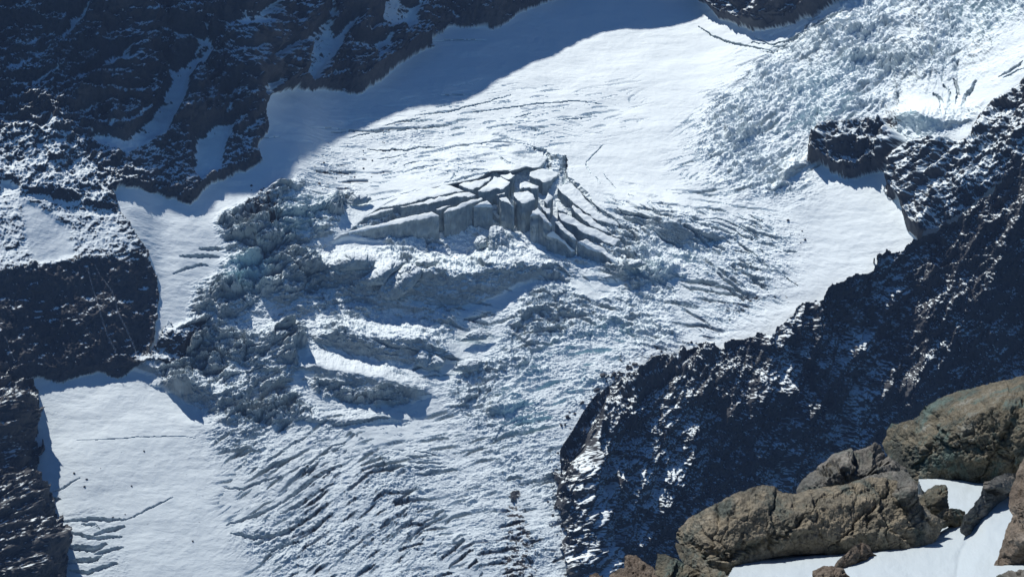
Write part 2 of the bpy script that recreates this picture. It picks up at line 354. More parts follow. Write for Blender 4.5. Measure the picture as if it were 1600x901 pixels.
ice_zone([(600, 640), (680, 610), (700, 650), (640, 690), (560, 700), (520, 690)], 0.06, 8)
ice_zone([(600, 570), (640, 575), (700, 575), (720, 500), (800, 460), (820, 480), (760, 560), (700, 600), (660, 605)], 0.22, 10)
ice_zone([(450, 540), (500, 555), (560, 580), (620, 590), (600, 600), (480, 590)], 0.12, 6)
ice_zone([(500, 395), (620, 385), (760, 375), (860, 390), (900, 415), (880, 440), (800, 432), (700, 438), (560, 430)], 0.5, 8)
ice_zone([(900, 425), (960, 420), (980, 440), (930, 470), (890, 450)], 0.06, 5)
ice_zone([(90, 800), (190, 790), (200, 901), (100, 1001), (60, 901)], 0.12, 8)
ice_zone([(560, 255), (650, 270), (680, 290), (600, 320), (570, 300)], 0.03, 6)
ice_zone([(470, 590), (560, 600), (640, 606), (668, 604), (660, 625), (640, 636), (570, 632), (500, 618)], 0.5, 5)
ice_zone([(520, 520), (590, 530), (640, 536), (700, 535), (712, 545), (690, 575), (620, 572), (560, 560)], 0.5, 6)
ice_zone([(725, 470), (790, 440), (850, 430), (800, 475), (745, 520), (722, 570), (700, 590), (640, 650), (600, 700), (560, 690), (640, 630), (690, 590), (705, 540)], 0.05, 8)
ice_zone(CLUSTER, 0.45, 3, False)
INT *= np.clip(0.92 + 1.1 * fbm(XX / 75, TT / 60, 3, 31), 0.3, 1.35)
INT = np.clip(INT, 0, 1.2)
debris = np.zeros((H, W), F32)

def rot(x, y, deg):
    a = np.radians(deg); return x * np.cos(a) + y * np.sin(a), -x * np.sin(a) + y * np.cos(a)
# direction in which crevasses run, degrees from +x in the slope plane; interpolated from anchors
anch = np.array([(300, 480, 10), (420, 400, 25), (560, 240, 10), (700, 160, 8), (600, 540, -12), (480, 780, 42), (560, 850, 50), (420, 860, 40), (720, 680, 8), (800, 620, 18), (780, 780, 8),
                 (650, 860, 35), (900, 540, 10), (950, 400, -35), (1100, 380, -30), (1150, 450, -35), (1000, 500, -20), (1200, 120, 32), (1330, 60, 40), (1450, 60, 55), (1120, 230, 35), (1230, 180, 45), (1480, 180, 75),
                 (1550, 60, 60), (130, 850, 0), (700, 450, -10), (870, 700, 15), (1200, 60, 25)], float)
w_ = 0; ac = 0; as_ = 0
for u_, v_, a_ in anch:
    k = 1 / (((UU - u_) / 60) ** 2 + ((VV - v_) / 60) ** 2 + 0.3) ** 1.6
    ac = ac + k * math.cos(2 * math.radians(a_)); as_ = as_ + k * math.sin(2 * math.radians(a_))
TH = 0.5 * np.arctan2(as_, ac)
# aligned blocks: blend of a few fixed directions (keeps cells coherent)
def blocks(size, el, seed, dirsn=8):
    """elongated broken blocks following TH. returns height (-1..1) and crack mask"""
    hs = 0; cs = 0; ws = 0
    wx = fbm(XX / (size * 3), TT / (size * 3), 3, seed + 3) * size * 0.7
    wy = fbm(XX / (size * 3) + 9, TT / (size * 3), 3, seed + 4) * size * 0.7
    for k in range(dirsn):
        a = 180.0 * k / dirsn - 45
        dd = np.abs((np.degrees(TH) - a + 90) % 180 - 90)
        wgt = np.clip(1.25 - dd / (180 / dirsn), 0, 1)
        m = wgt > 0
        if not m.any(): continue
        x, y = rot(XX[m] + wx[m], TT[m] + wy[m], a)
        f1, f2, h1, h2, dx, dy = voronoi((x / (size * el)).astype(F32), (y / size).astype(F32), seed + k * 7)
        e = f2 - f1
        # a block: its own level, tilted back, rounded at the edge, cracks between
        hh = (h1 - 0.5) * 1.3 + dy * (0.9 * (h2 - 0.15)) + dx * (h1 - 0.5) * 0.5
        cr = np.exp(-(e / 0.13) ** 2)
        full = np.zeros((H, W), F32); full[m] = (hh - 0.25 * cr) * wgt[m]; hs = hs + full
        full = np.zeros((H, W), F32); full[m] = cr * wgt[m]; cs = cs + full
        ws = ws + np.where(m, wgt, 0)
    return hs / (ws + 1e-6), cs / (ws + 1e-6)
def rows(per, el, seed, dirsn=6, sharp=0.30, warp=0.9):
    """broken rows of ice fins following TH: a steep face on the downhill side, a top running back"""
    hs = 0; ws = 0
    wq = fbm(XX / (per * 2.6), TT / (per * 2.6), 5, seed, 0.6) * warp + 0.35 * fbm(XX / (per * 0.7), TT / (per * 0.7), 3, seed + 2)
    am = ss(-0.35, 0.45, fbm(XX / (per * 1.5), TT / (per * 1.5), 3, seed + 5))
    for k in range(dirsn):
        a = 180.0 * k / dirsn - 45
        dd = np.abs((np.degrees(TH) - a + 90) % 180 - 90); wgt = np.clip(1.25 - dd / (180 / dirsn), 0, 1); m = wgt > 0
        if not m.any(): continue
        x, y = rot(XX[m], TT[m], a)
        q = y / per + wq[m] + 0.5 * perlin(x / (per * el), y / (per * el * 3), seed + k)
        f = q - np.floor(q); row = np.floor(q)
        gap = perlin((x / (per * el * 0.8) + row * 7.31).astype(F32), (row * 3.7).astype(F32), seed + 30 + k)       # each row is cut into pieces
        pr = np.where(f < sharp, f / sharp, 1 - (f - sharp) / (1 - sharp))
        pr = pr * (0.55 + 0.9 * gap)
        full = np.zeros((H, W), F32); full[m] = pr * wgt[m]; hs = hs + full; ws = ws + np.where(m, wgt, 0)
    return hs / (ws + 1e-6) * (0.25 + 0.75 * am)
r1 = rows(19, 5.5, 1100, sharp=0.2); r2_ = rows(8.5, 5.0, 1200, sharp=0.22); r3 = rows(4.0, 4.0, 1300, sharp=0.25)
b1, c1 = blocks(24, 1.8, 100)
b2, c2 = blocks(8.0, 1.8, 200)
b3, c3 = blocks(3.6, 1.5, 300, 4)
print("blocks", round(time.time() - T0, 1))
mid = fbm(XX / 45, TT / 45, 4, 41)
small = fbm(XX / 9, TT / 9, 4, 42, 0.55)
big = fbm(XX / 160, TT / 120, 3, 43)
I1 = ss(0.05, 0.6, INT + 0.25 * mid); I2 = ss(0.02, 0.5, INT + 0.2 * small)
rid1 = fbm(XX / 11, TT / 9, 5, 47, 0.6, True); rid2 = fbm(XX / 4.2, TT / 3.6, 4, 48, 0.65, True)
b0, c0 = blocks(14, 1.5, 400, 6)
ice_h = INT * ((b1 * 9 * (1 - 0.6 * ss(1000, 1100, UU)) + r1 * 14 + b0 * 11 * (0.6 + 0.7 * ss(0.5, 0.75, INT)) * (1 - 0.65 * ss(1000, 1100, UU))) * I1 + (b2 * 3.0 + r2_ * 10.5) * (1 + 0.3 * ss(1000, 1100, UU)) * I2 + b3 * 0.8 + r3 * 5.0 * (1 + 0.5 * ss(1000, 1100, UU)) + mid * 7 + small * 1.2 + rid1 * 5.0 * (1 - 0.3 * ss(1000, 1100, UU)) + rid2 * 2.4) * (1 + 0.25 * ss(0.6, 0.75, INT))
def cracks(per, el, seed, width, dirsn=6):
    """thin open cracks following TH, cut into lengths"""
    hs = 0; ws = 0
    wq = 0.55 * fbm(XX / (per * 5), TT / (per * 5), 4, seed, 0.5) + 0.10 * fbm(XX / per, TT / per, 3, seed + 2)
    for k in range(dirsn):
        a = 180.0 * k / dirsn - 45
        dd = np.abs((np.degrees(TH) - a + 90) % 180 - 90); wgt = np.clip(1.5 - dd / (180 / dirsn) * 1.5, 0, 1); m = wgt > 0.25
        if not m.any(): continue
        x, y = rot(XX[m], TT[m], a)
        q = y / per + wq[m]; f = q - np.floor(q); row = np.floor(q)
        L_ = perlin((x / (per * el) + row * 5.17).astype(F32), (row * 2.9).astype(F32), seed + 40 + k)
        w__ = width * np.clip((L_ - 0.02) * 2.6, 0, 1) * (wgt[m] > 0.4)
        c = np.where(f < w__, (1 - f / (w__ + 1e-6)) * w__ * per, 0)
        full = np.zeros((H, W), F32); full[m] = c; hs = np.maximum(hs, full)
    return hs
CKI = np.zeros((H, W), F32)
for p_, b_ in (([(440, 280), (520, 200), (700, 140), (1000, 140), (1000, 180), (860, 230), (760, 260), (600, 300), (480, 310)], 0.9), ([(900, 340), (1000, 300), (1180, 320), (1240, 370), (1200, 480), (1080, 540), (960, 560), (900, 420)], 1.2),
               ([(340, 640), (640, 640), (880, 620), (900, 1001), (440, 1001), (360, 800)], 1.45), ([(1050, 300), (1080, 190), (1200, 60), (1500, -60), (1650, -60), (1500, 120), (1250, 300), (1150, 320)], 1.2), ([(560, 500), (900, 440), (1000, 500), (860, 660), (620, 640)], 0.9)):
    CKI = np.maximum(CKI, b_ * region(p_, soft=30))
ck = cracks(13, 2.4, 1500, 0.26) * 1.2 + 0.9 * cracks(6.5, 2.6, 1600, 0.28) + 1.0 * cracks(27, 2.4, 1700, 0.17)
ice_h -= 1.5 * ck * CKI * (0.35 + 0.65 * ss(-0.25, 0.25, fbm(XX / 55, TT / 40, 3, 1801)))
ice_h += 0.12 * small + 0.5 * fbm(XX / 22, TT / 13, 4, 46) + 0.35 * np.clip(r2_ * mid * 2, 0, 2)
# open snowfields: long low drifts
ice_h += 0.45 * fbm(XX / 60 + TT / 80, TT / 14, 5, 44, 0.55) + 0.18 * fbm(XX / 7, TT / 4, 4, 45, 0.6)

# ------------------------------------------------------------------ rock relief
def ridge_n(sx, sy, seed, oct=6, ang=0, gain=0.55):
    x, y = rot(XX, TT, ang); return fbm(x / sx, y / sy, oct, seed, gain, True)
def facets(size, el, ang, seed):
    x, y = rot(XX + 0.25 * size * mid, TT + 0.25 * size * small, ang)
    f1, f2, h1, h2, dx, dy = voronoi((x / (size * el)).astype(F32), (y / size).astype(F32), seed)
    return (h1 - 0.5) * 0.7 + dx * (h1 - 0.5) * 1.6 + dy * (h2 - 0.5) * 1.6
def strata(period, ang, seed, warp=0.8):
    x, y = rot(XX, TT, ang)
    q = y / period + warp * fbm(XX / (period * 4), TT / (period * 4), 4, seed)
    q = q + 0.35 * fbm(x / (period * 1.5), y / period, 3, seed + 9)
    f = q - np.floor(q)
    hsh = np.random.RandomState(seed).rand(512)[(np.floor(q).astype(int)) & 511]
    return np.where(f < 0.72, -f / 0.72, (f - 0.72) / 0.28 - 1) * (0.4 + hsh)    # steep face, then a ledge going back
def rock_relief(gully, strat_ang, seed):
    r = 22 * ridge_n(130, 210, seed, 5, gully) + 10 * ridge_n(40, 65, seed + 20, 5, gully) + 3.5 * ridge_n(11, 17, seed + 30, 4, gully)
    r += 7 * facets(28, 1.3, gully, seed + 40) + 3.2 * facets(11, 1.4, gully, seed + 41) + 1.5 * facets(4.5, 1.4, strat_ang, seed + 42)
    r += 6.0 * strata(40, strat_ang, seed + 50) + 2.4 * strata(13, strat_ang, seed + 51) + 0.8 * strata(4.5, strat_ang, seed + 52)
    r += 3.0 * fbm(XX / 9, TT / 9, 5, seed + 61, 0.62, True) + 1.3 * fbm(XX / 3, TT / 3, 3, seed + 60, 0.6, True)
    return r.astype(F32)
rel = rock_relief(8, 20, 500)
relR = rock_relief(-42, 48, 600)
wl = ss(900, 1000, UU)
rel = rel * (1 - wl) + relR * wl
edge = blur(rock, 16)
small_rock = region(OUTCROP, NUNATAK, soft=8); edge = edge * (1 - small_rock) + blur(rock, 5) * small_rock
edge_in = ss(0.42, 0.92, edge)                               # relief fades where rock meets the glacier
print("rock", round(time.time() - T0, 1))
snowfield = np.zeros((H, W), F32)
Z1 = lambda p: Z(0, 0, 4, p)
Z2 = lambda p: Z(300, 0, 4, p)
COUL = [Z1([(640, 360), (800, 310), (800, 380), (780, 430), (650, 465), (500, 520), (460, 500), (520, 440), (640, 430)]),
 Z1([(1070, 210), (1140, 175), (1200, 190), (1340, 270), (1300, 290), (1200, 260), (1100, 265)]),
 Z1([(930, 330), (1020, 390), (1100, 410), (1330, 310), (1340, 345), (1220, 440), (1180, 520), (1160, 600), (1130, 720), (1040, 850), (900, 900), (780, 960), (560, 870), (580, 840), (780, 850), (940, 720), (1040, 540), (1060, 470), (1000, 390)]),
 [(306, 215), (330, 195), (372, 190), (350, 240), (345, 268), (310, 285), (300, 262)],
 Z2([(760, 150), (820, 120), (900, 190), (1020, 90), (960, 200), (930, 310), (830, 420), (770, 500), (710, 520), (690, 440), (700, 300), (620, 290), (570, 320), (620, 270), (700, 250)]),
 Z2([(1180, -300), (1310, -300), (1310, 0), (1390, 60), (1400, 130), (1340, 200), (1180, 180), (1060, 230), (1170, 120)]),
 Z2([(1000, 260), (1180, 230), (1220, 210), (1230, 290), (1100, 350), (1010, 320)]),
 Z2([(90, 110), (250, 140), (350, 110), (470, 20), (520, 0), (440, 90), (500, 140), (330, 170), (220, 170)]),
 Z2([(370, 520), (470, 485), (525, 515), (500, 590), (430, 620), (410, 570)]),
 Z1([(240, 130), (320, 80), (400, 95), (300, 110)]), Z1([(420, 100), (560, 50), (520, 150), (450, 180), (380, 260), (430, 170)]),
 Z1([(0, 60), (180, 10), (190, 40), (90, 65), (0, 80)]), Z1([(70, 420), (200, 370), (250, 320), (310, 320), (240, 370), (130, 400), (80, 440)]),
 [(0, 275), (30, 290), (25, 300), (0, 298)], [(33, 313), (60, 322), (100, 355), (120, 400), (60, 415), (40, 380)]]
WJ2, WI2 = warp_idx(7, 12, 77)
m = np.zeros((H, W), bool)
for p in COUL: m |= raster(p)
STREAK = [([(335, 72), (315, 88), (295, 100), (284, 128), (272, 160), (255, 195), (225, 214), (185, 222), (150, 218)], 9), ([(232, 82), (252, 96), (275, 112), (284, 130)], 6), ([(320, 40), (325, 62), (312, 70), (298, 92)], 5),
 ([(0, 15), (25, 10), (46, 3)], 3), ([(60, 30), (80, 22), (98, 26)], 5), ([(138, 12), (120, 30), (128, 38), (110, 50), (95, 64)], 5), ([(15, 107), (45, 95), (62, 84), (76, 80)], 3.5), ([(160, 92), (178, 95), (200, 76)], 5), ([(115, 128), (135, 118), (165, 108), (200, 98)], 5),
 ([(150, 130), (178, 125)], 2.2), ([(84, 172), (105, 155), (132, 146), (170, 150), (230, 145)], 2.2), ([(125, 182), (150, 172)], 2), ([(172, 200), (200, 192), (222, 178)], 2.2), ([(322, 30), (350, 38), (380, 28), (410, 18), (432, 2)], 5), ([(255, 5), (290, 13), (318, 8), (346, 14)], 3),
 ([(325, 142), (338, 130), (350, 122)], 3), ([(346, 160), (362, 148), (378, 136)], 3.5), ([(350, 185), (372, 168), (376, 150)], 2), ([(505, 15), (520, 30), (515, 5)], 4), ([(560, 25), (545, 45), (530, 60), (525, 80)], 4), ([(600, 82), (585, 90), (570, 80), (600, 60)], 4), ([(375, 85), (395, 78), (412, 70)], 2.5),
 ([(420, 90), (445, 76), (468, 68)], 3), ([(445, 135), (470, 120), (500, 128), (520, 118), (545, 122)], 2.2), ([(620, 20), (650, 10), (640, 35)], 4), ([(700, 20), (720, 35)], 3), ([(20, 140), (60, 128), (90, 118)], 2.2), ([(200, 40), (212, 45)], 3), ([(30, 70), (60, 62)], 3), ([(185, 50), (170, 60), (165, 45)], 2.5),
 ([(410, 180), (395, 200), (370, 215)], 2.5), ([(1140, 5), (1160, 15), (1150, 25)], 2), ([(1230, 10), (1250, 18)], 2), ([(0, 188), (35, 190), (60, 205)], 3), ([(60, 205), (75, 195)], 4)]
for pts_, w_k in STREAK:
    s_k, d_k, g_k, a_k = line_field(pts_, w_k + 8)
    m[s_k] |= d_k < w_k * (0.6 + 0.5 * np.sin(np.pi * np.clip(a_k, 0, 1)))
coul = m[WJ2, WI2].astype(F32)
calm = blur(coul, 5)

hr = rel * edge_in * (1 - 0.72 * calm)
hr -= 8 * blur(coul, 10) * edge_in
hr = hr * (1 - 0.6 * (1 - ss(380, 460, UU)) * ss(180, 240, VV))
terr = region(TERRACE, soft=6); hr = hr * (1 - 0.8 * terr * (1 - region(CLIFF))) * (1 - 0.6 * region(CLIFF, soft=5))
hr += (1 - 0.45 * region(CLIFF, soft=4)) * (1 - 0.4 * terr) * (3.0 * fbm(XX / 10, TT / 14, 5, 561, 0.62, True) + 1.5 * facets(6, 1.4, 15, 562) + 1.3 * fbm(XX / 3, TT / 3, 3, 563, 0.6, True)) * (1 - 0.8 * calm)
common = 1.3 * mid + big * 5.0
disp = np.where(rock_b, hr + 0.6, ice_h) + common
P = P1 + NM * disp[..., None]
N = normals(P); NB = normals(blur3(P, 2.2))
nz = N[..., 2]; nzb = NB[..., 2]

# snow lying on rock: on ledges, in couloirs, dusted by region
fine = fbm(XX / 2.6, TT / 2.6, 3, 91, 0.7)
mott = fbm(XX / 14, TT / 7, 4, 92, 0.6)
bias = np.zeros((H, W), F32)
def add_bias(poly, b, soft=15):
    global bias
    bias = bias + b * region(poly, soft=soft)
add_bias([(40, 200), (90, 190), (150, 260), (180, 330), (240, 410), (130, 400), (0, 420), (-200, 420), (-200, 250)], 0.20)
add_bias([(1380, 220), (1480, 190), (1600, 240), (1800, 200), (1800, 400), (1440, 370), (1380, 300)], 0.10)
add_bias(NUNATAK, -0.10, 4); add_bias(CLIFF, -0.20, 6)
add_bias([(250, 490), (330, 500), (300, 560), (230, 580)], 0.15, 5)
sn = nzb * 0.5 + nz * 0.5 + 0.24 * mott + 0.14 * fine + bias
def top_share(val, m, share, soft=0.05):
    """1 where val is among the given share of the highest inside m"""
    if not m.any(): return val * 0
    q_ = np.quantile(val[m][::7], 1 - share); return ss(q_ - soft / 2, q_ + soft / 2, val)
snow_rock = np.zeros((H, W), F32)
for pl_, fr in ((WALL, 0.25), (NUNATAK, 0.10), (OUTCROP, 0.30), (TERRACE, 0.80), (MUZZLE, 0.02), (CLIFF, 0.05), (KNOB, 0.4), (RIGHTWALL, 0.42)):
    m_ = region(pl_) > 0.5
    m_in = raster(pl_) & (UU > 0) & ((pl_ is CLIFF) | ~raster(CLIFF)) & (UU < 1600) & (VV > 0)
    snow_rock = np.where(m_, top_share(sn, m_in, fr), snow_rock)
snow_rock = np.maximum(snow_rock, coul * ss(0.44, 0.52, sn + 0.42 * mott + 0.13))
snow = np.where(rock_b, snow_rock, 1.0)
# ice shows where snow cannot lie
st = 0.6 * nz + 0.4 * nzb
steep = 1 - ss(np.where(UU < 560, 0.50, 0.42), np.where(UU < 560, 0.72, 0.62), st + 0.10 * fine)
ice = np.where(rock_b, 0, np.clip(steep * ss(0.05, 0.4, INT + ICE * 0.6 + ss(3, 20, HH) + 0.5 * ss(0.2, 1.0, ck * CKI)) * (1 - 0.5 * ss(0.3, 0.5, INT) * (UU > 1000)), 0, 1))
blue = np.zeros((H, W), F32)
for p, b in (([(1210, 200), (1260, 120), (1340, 90), (1330, 180), (1280, 220), (1220, 240)], 0.8), ([(355, 400), (420, 400), (420, 450), (350, 450)], 0.9), ([(860, 540), (960, 500), (1000, 530), (930, 600), (880, 660), (780, 680), (780, 610)], 1.0),
             ([(430, 320), (520, 300), (500, 360), (430, 370)], 0.5), ([(1020, 400), (1090, 390), (1090, 430), (970, 430)], 0.6), ([(1400, 160), (1480, 160), (1470, 215), (1400, 200)], 0.8), ([(1480, 0), (1600, 0), (1600, 60), (1500, 60)], 0.5)):
    blue = np.maximum(blue, b * region(p, soft=14))
# dark grit lying in the troughs of the lower icefall and moraine bits
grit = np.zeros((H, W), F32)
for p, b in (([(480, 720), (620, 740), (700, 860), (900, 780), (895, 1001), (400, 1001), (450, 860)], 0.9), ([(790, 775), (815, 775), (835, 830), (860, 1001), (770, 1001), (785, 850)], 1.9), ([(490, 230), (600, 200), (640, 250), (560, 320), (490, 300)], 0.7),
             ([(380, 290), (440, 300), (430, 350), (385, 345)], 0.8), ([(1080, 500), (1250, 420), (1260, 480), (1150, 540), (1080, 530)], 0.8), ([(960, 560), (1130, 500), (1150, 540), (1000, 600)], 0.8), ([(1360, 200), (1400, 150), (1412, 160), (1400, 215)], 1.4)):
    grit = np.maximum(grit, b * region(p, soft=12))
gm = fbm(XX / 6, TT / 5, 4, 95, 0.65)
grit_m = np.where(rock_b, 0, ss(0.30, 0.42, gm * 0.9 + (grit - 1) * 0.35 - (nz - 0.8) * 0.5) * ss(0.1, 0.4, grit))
tone = 0.5 + 0.5 * fbm(XX / 60, TT / 90, 4, 96)

# ------------------------------------------------------------------ materials
def mat(name):
    m = bpy.data.materials.new(name); m.use_nodes = True; m.node_tree.nodes.clear(); return m, m.node_tree.nodes, m.node_tree.links
def ramp(n, stops):
    r = n.new("ShaderNodeValToRGB"); e = r.color_ramp.elements
    while len(e) > 1: e.remove(e[-1])
    e[0].position, e[0].color = stops[0][0], (*stops[0][1], 1)
    for p_, c_ in stops[1:]:
        k = e.new(p_); k.color = (*c_, 1)
    return r
def land_material(name, rock_cols, bump_scale=1.0, rock_scale=0.25):
    """rock, snow and glacier ice, told apart by the per-point cover measured from the ground's own shape"""
    m, n, l = mat(name)
    out = n.new("ShaderNodeOutputMaterial"); p = n.new("ShaderNodeBsdfPrincipled"); l.new(p.outputs[0], out.inputs[0])
    a = n.new("ShaderNodeAttribute"); a.attribute_name = "cover"; sep = n.new("ShaderNodeSeparateColor"); l.new(a.outputs["Color"], sep.inputs[0])
    b = n.new("ShaderNodeAttribute"); b.attribute_name = "cover_more"; sep2 = n.new("ShaderNodeSeparateColor"); l.new(b.outputs["Color"], sep2.inputs[0])
    tc = n.new("ShaderNodeTexCoord")
    nt = n.new("ShaderNodeTexNoise"); nt.inputs["Scale"].default_value = rock_scale; nt.inputs["Detail"].default_value = 8; nt.inputs["Roughness"].default_value = 0.65
    l.new(tc.outputs["Object"], nt.inputs["Vector"])
    r = ramp(n, rock_cols); 
    mx = n.new("ShaderNodeMath"); mx.operation = 'MULTIPLY_ADD'; l.new(sep2.outputs[1], mx.inputs[0]); mx.inputs[1].default_value = 0.5
    sc_ = n.new("ShaderNodeMath"); sc_.operation = 'MULTIPLY'; sc_.inputs[1].default_value = 0.5; l.new(nt.outputs[0], sc_.inputs[0]); l.new(sc_.outputs[0], mx.inputs[2])
    l.new(mx.outputs[0], r.inputs[0])
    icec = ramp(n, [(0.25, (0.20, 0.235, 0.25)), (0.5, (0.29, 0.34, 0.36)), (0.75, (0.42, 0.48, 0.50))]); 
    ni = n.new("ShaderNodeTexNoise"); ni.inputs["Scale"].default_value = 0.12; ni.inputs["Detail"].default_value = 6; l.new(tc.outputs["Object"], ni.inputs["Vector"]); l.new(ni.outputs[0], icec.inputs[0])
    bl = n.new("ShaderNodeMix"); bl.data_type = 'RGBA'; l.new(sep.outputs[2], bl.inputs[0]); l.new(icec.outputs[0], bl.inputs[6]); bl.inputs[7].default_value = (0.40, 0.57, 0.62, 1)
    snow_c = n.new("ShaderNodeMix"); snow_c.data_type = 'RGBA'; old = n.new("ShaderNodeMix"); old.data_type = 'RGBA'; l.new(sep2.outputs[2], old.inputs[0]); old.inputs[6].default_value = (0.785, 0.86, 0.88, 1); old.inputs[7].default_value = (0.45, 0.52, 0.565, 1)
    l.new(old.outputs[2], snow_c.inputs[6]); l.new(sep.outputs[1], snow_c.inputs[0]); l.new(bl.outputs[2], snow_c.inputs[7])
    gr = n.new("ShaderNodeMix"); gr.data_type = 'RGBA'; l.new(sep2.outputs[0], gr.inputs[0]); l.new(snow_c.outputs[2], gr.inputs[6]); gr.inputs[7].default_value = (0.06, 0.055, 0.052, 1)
    fin = n.new("ShaderNodeMix"); fin.data_type = 'RGBA'; l.new(sep.outputs[0], fin.inputs[0]); l.new(r.outputs[0], fin.inputs[6]); l.new(gr.outputs[2], fin.inputs[7])
    l.new(fin.outputs[2], p.inputs["Base Color"]); p.inputs["Roughness"].default_value = 0.75; p.inputs["Specular IOR Level"].default_value = 0.25
    nb = n.new("ShaderNodeTexNoise"); nb.inputs["Scale"].default_value = 0.9 * bump_scale; nb.inputs["Detail"].default_value = 4; l.new(tc.outputs["Object"], nb.inputs["Vector"])
    bp = n.new("ShaderNodeBump"); bp.inputs["Distance"].default_value = 1.2 / bump_scale; l.new(nb.outputs[0], bp.inputs["Height"])
    st_ = n.new("ShaderNodeMapRange"); l.new(sep.outputs[0], st_.inputs[0]); st_.inputs[3].default_value = 0.8; st_.inputs[4].default_value = 0.22; l.new(st_.outputs[0], bp.inputs["Strength"])
    l.new(bp.outputs[0], p.inputs["Normal"])
    return m
ROCKC = [(0.25, (0.022, 0.025, 0.029)), (0.45, (0.042, 0.045, 0.050)), (0.6, (0.070, 0.071, 0.073)), (0.8, (0.115, 0.112, 0.108))]
M_land = land_material("alpine_ground", ROCKC)

# ------------------------------------------------------------------ meshes from the grid
def link(ob, parent=None):
    scene.collection.objects.link(ob)
    if parent: ob.parent = parent
    return ob
def build(name, verts, faces4, covers=None, material=None, faces3=None, smooth=True):
    me = bpy.data.meshes.new(name)
    nv = len(verts); me.vertices.add(nv); me.vertices.foreach_set("co", np.asarray(verts, F32).ravel())
    f4 = np.asarray(faces4, np.int32).reshape(-1, 4)
    f3 = np.zeros((0, 3), np.int32) if faces3 is None else np.asarray(faces3, np.int32).reshape(-1, 3)
    loops = np.r_[f4.ravel(), f3.ravel()]
    me.loops.add(len(loops)); me.loops.foreach_set("vertex_index", loops)
    n4, n3 = len(f4), len(f3); me.polygons.add(n4 + n3)
    start = np.r_[np.arange(n4) * 4, n4 * 4 + np.arange(n3) * 3].astype(np.int32)
    me.polygons.foreach_set("loop_start", start)
    me.polygons.foreach_set("use_smooth", np.full(n4 + n3, smooth))
    me.update(calc_edges=True)
    if covers is not None:
        for nm, c in covers.items():
            at_ = me.attributes.new(nm, 'FLOAT_COLOR', 'POINT'); at_.data.foreach_set("color", np.asarray(c, F32).ravel())
    if material: me.materials.append(material)
    return link(bpy.data.objects.new(name, me))
def tag(o, label=None, cat=None, group=None, kind=None):
    for k, v in (("label", label), ("category", cat), ("group", group), ("kind", kind)):
        if v: o[k] = v
    return o

def grid_mesh(name, P, mask, covers, material, skirt=None, skirt_cover=None, dirs_=None, smooth=True, part=None):
    """mesh of the grid cells whose four corners are in mask. skirt(points, dirs) -> list of rows of points hung from the free boundary"""
    h, w = mask.shape
    cell = mask[:-1, :-1] & mask[1:, :-1] & mask[:-1, 1:] & mask[1:, 1:]
    cj, ci = np.where(cell)
    idx = lambda j, i: j * w + i
    q = np.stack([idx(cj, ci), idx(cj + 1, ci), idx(cj + 1, ci + 1), idx(cj, ci + 1)], 1)
    used, inv = np.unique(q, return_inverse=True); f = inv.reshape(-1, 4)
    V = P.reshape(-1, 3)[used]; C = {k: c.reshape(-1, 4)[used] for k, c in covers.items()}
    if skirt is not None:
        e = np.concatenate([f[:, [0, 1]], f[:, [1, 2]], f[:, [2, 3]], f[:, [3, 0]]])
        key = e.min(1).astype(np.int64) * len(V) + e.max(1)
        uq, first, cnt = np.unique(key, return_index=True, return_counts=True)
        be = e[first[cnt == 1]]
        bv, binv = np.unique(be, return_inverse=True); be = binv.reshape(-1, 2)
        dd = dirs_.reshape(-1, 3)[used][bv]
        rows = [V[bv]] + skirt(V[bv], dd, be)
        base = len(V); nb = len(bv)
        if part is not None:                                    # the hung sides are the thing's body, the top a part of it
            top = build(part, V, f, {k: c for k, c in C.items()}, material, smooth=smooth)
            body_f = []; allB = rows
            for r in range(len(rows) - 1):
                a = r * nb; b = a + nb; body_f.append(np.stack([a + be[:, 1], a + be[:, 0], b + be[:, 0], b + be[:, 1]], 1))
            cb = {k: np.tile(np.array(skirt_cover[k], F32), (nb * len(rows), 1)) for k in C}
            body = build(name, np.concatenate(rows), np.concatenate(body_f), cb, material, smooth=smooth)
            top.parent = body; return body
        allV = [V] + rows
        for r in range(len(rows) - 1):
            a = base + r * nb; b = base + (r + 1) * nb
            f = np.concatenate([f, np.stack([a + be[:, 1], a + be[:, 0], b + be[:, 0], b + be[:, 1]], 1)])
        V = np.concatenate(allV)
        for k in C:
            c0 = C[k]; sc = c0[bv] if skirt_cover is None else np.tile(np.array(skirt_cover[k], F32), (nb, 1))
            C[k] = np.concatenate([c0] + [sc] * len(rows))
    return build(name, V, f, C, material, smooth=smooth)
def cover(snow, ice, blue, grit, tone, old=None):
    o = np.ones_like(snow)
    return {"cover": np.stack([snow, ice, blue, o], -1), "cover_more": np.stack([grit, tone, o * 0 if old is None else old, o], -1)}
# last year's greyer snow low down, fresh white snow high up
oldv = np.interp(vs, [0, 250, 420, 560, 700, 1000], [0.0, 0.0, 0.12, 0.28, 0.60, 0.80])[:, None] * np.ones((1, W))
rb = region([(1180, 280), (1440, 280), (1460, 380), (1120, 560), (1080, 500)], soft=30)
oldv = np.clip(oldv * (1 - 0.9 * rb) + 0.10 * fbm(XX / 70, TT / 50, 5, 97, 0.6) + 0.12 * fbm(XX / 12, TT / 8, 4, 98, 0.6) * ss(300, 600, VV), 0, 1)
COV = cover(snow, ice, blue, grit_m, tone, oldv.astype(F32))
def grow(m):
    o = m.copy(); o[1:] |= m[:-1]; o[:, 1:] |= m[:, :-1]; o[1:, 1:] |= m[:-1, :-1]; return o
left = UU < 950
cliffm = region(CLIFF, KNOB) > 0.5
wallm = (region(WALL, TERRACE) > 0.5) & rock_b & ~cliffm
def piece(name, m, kind_label):
    return tag(grid_mesh(name, P, grow(m), COV, M_land, smooth=name != 'glacier'), kind_label, None, None, "structure")
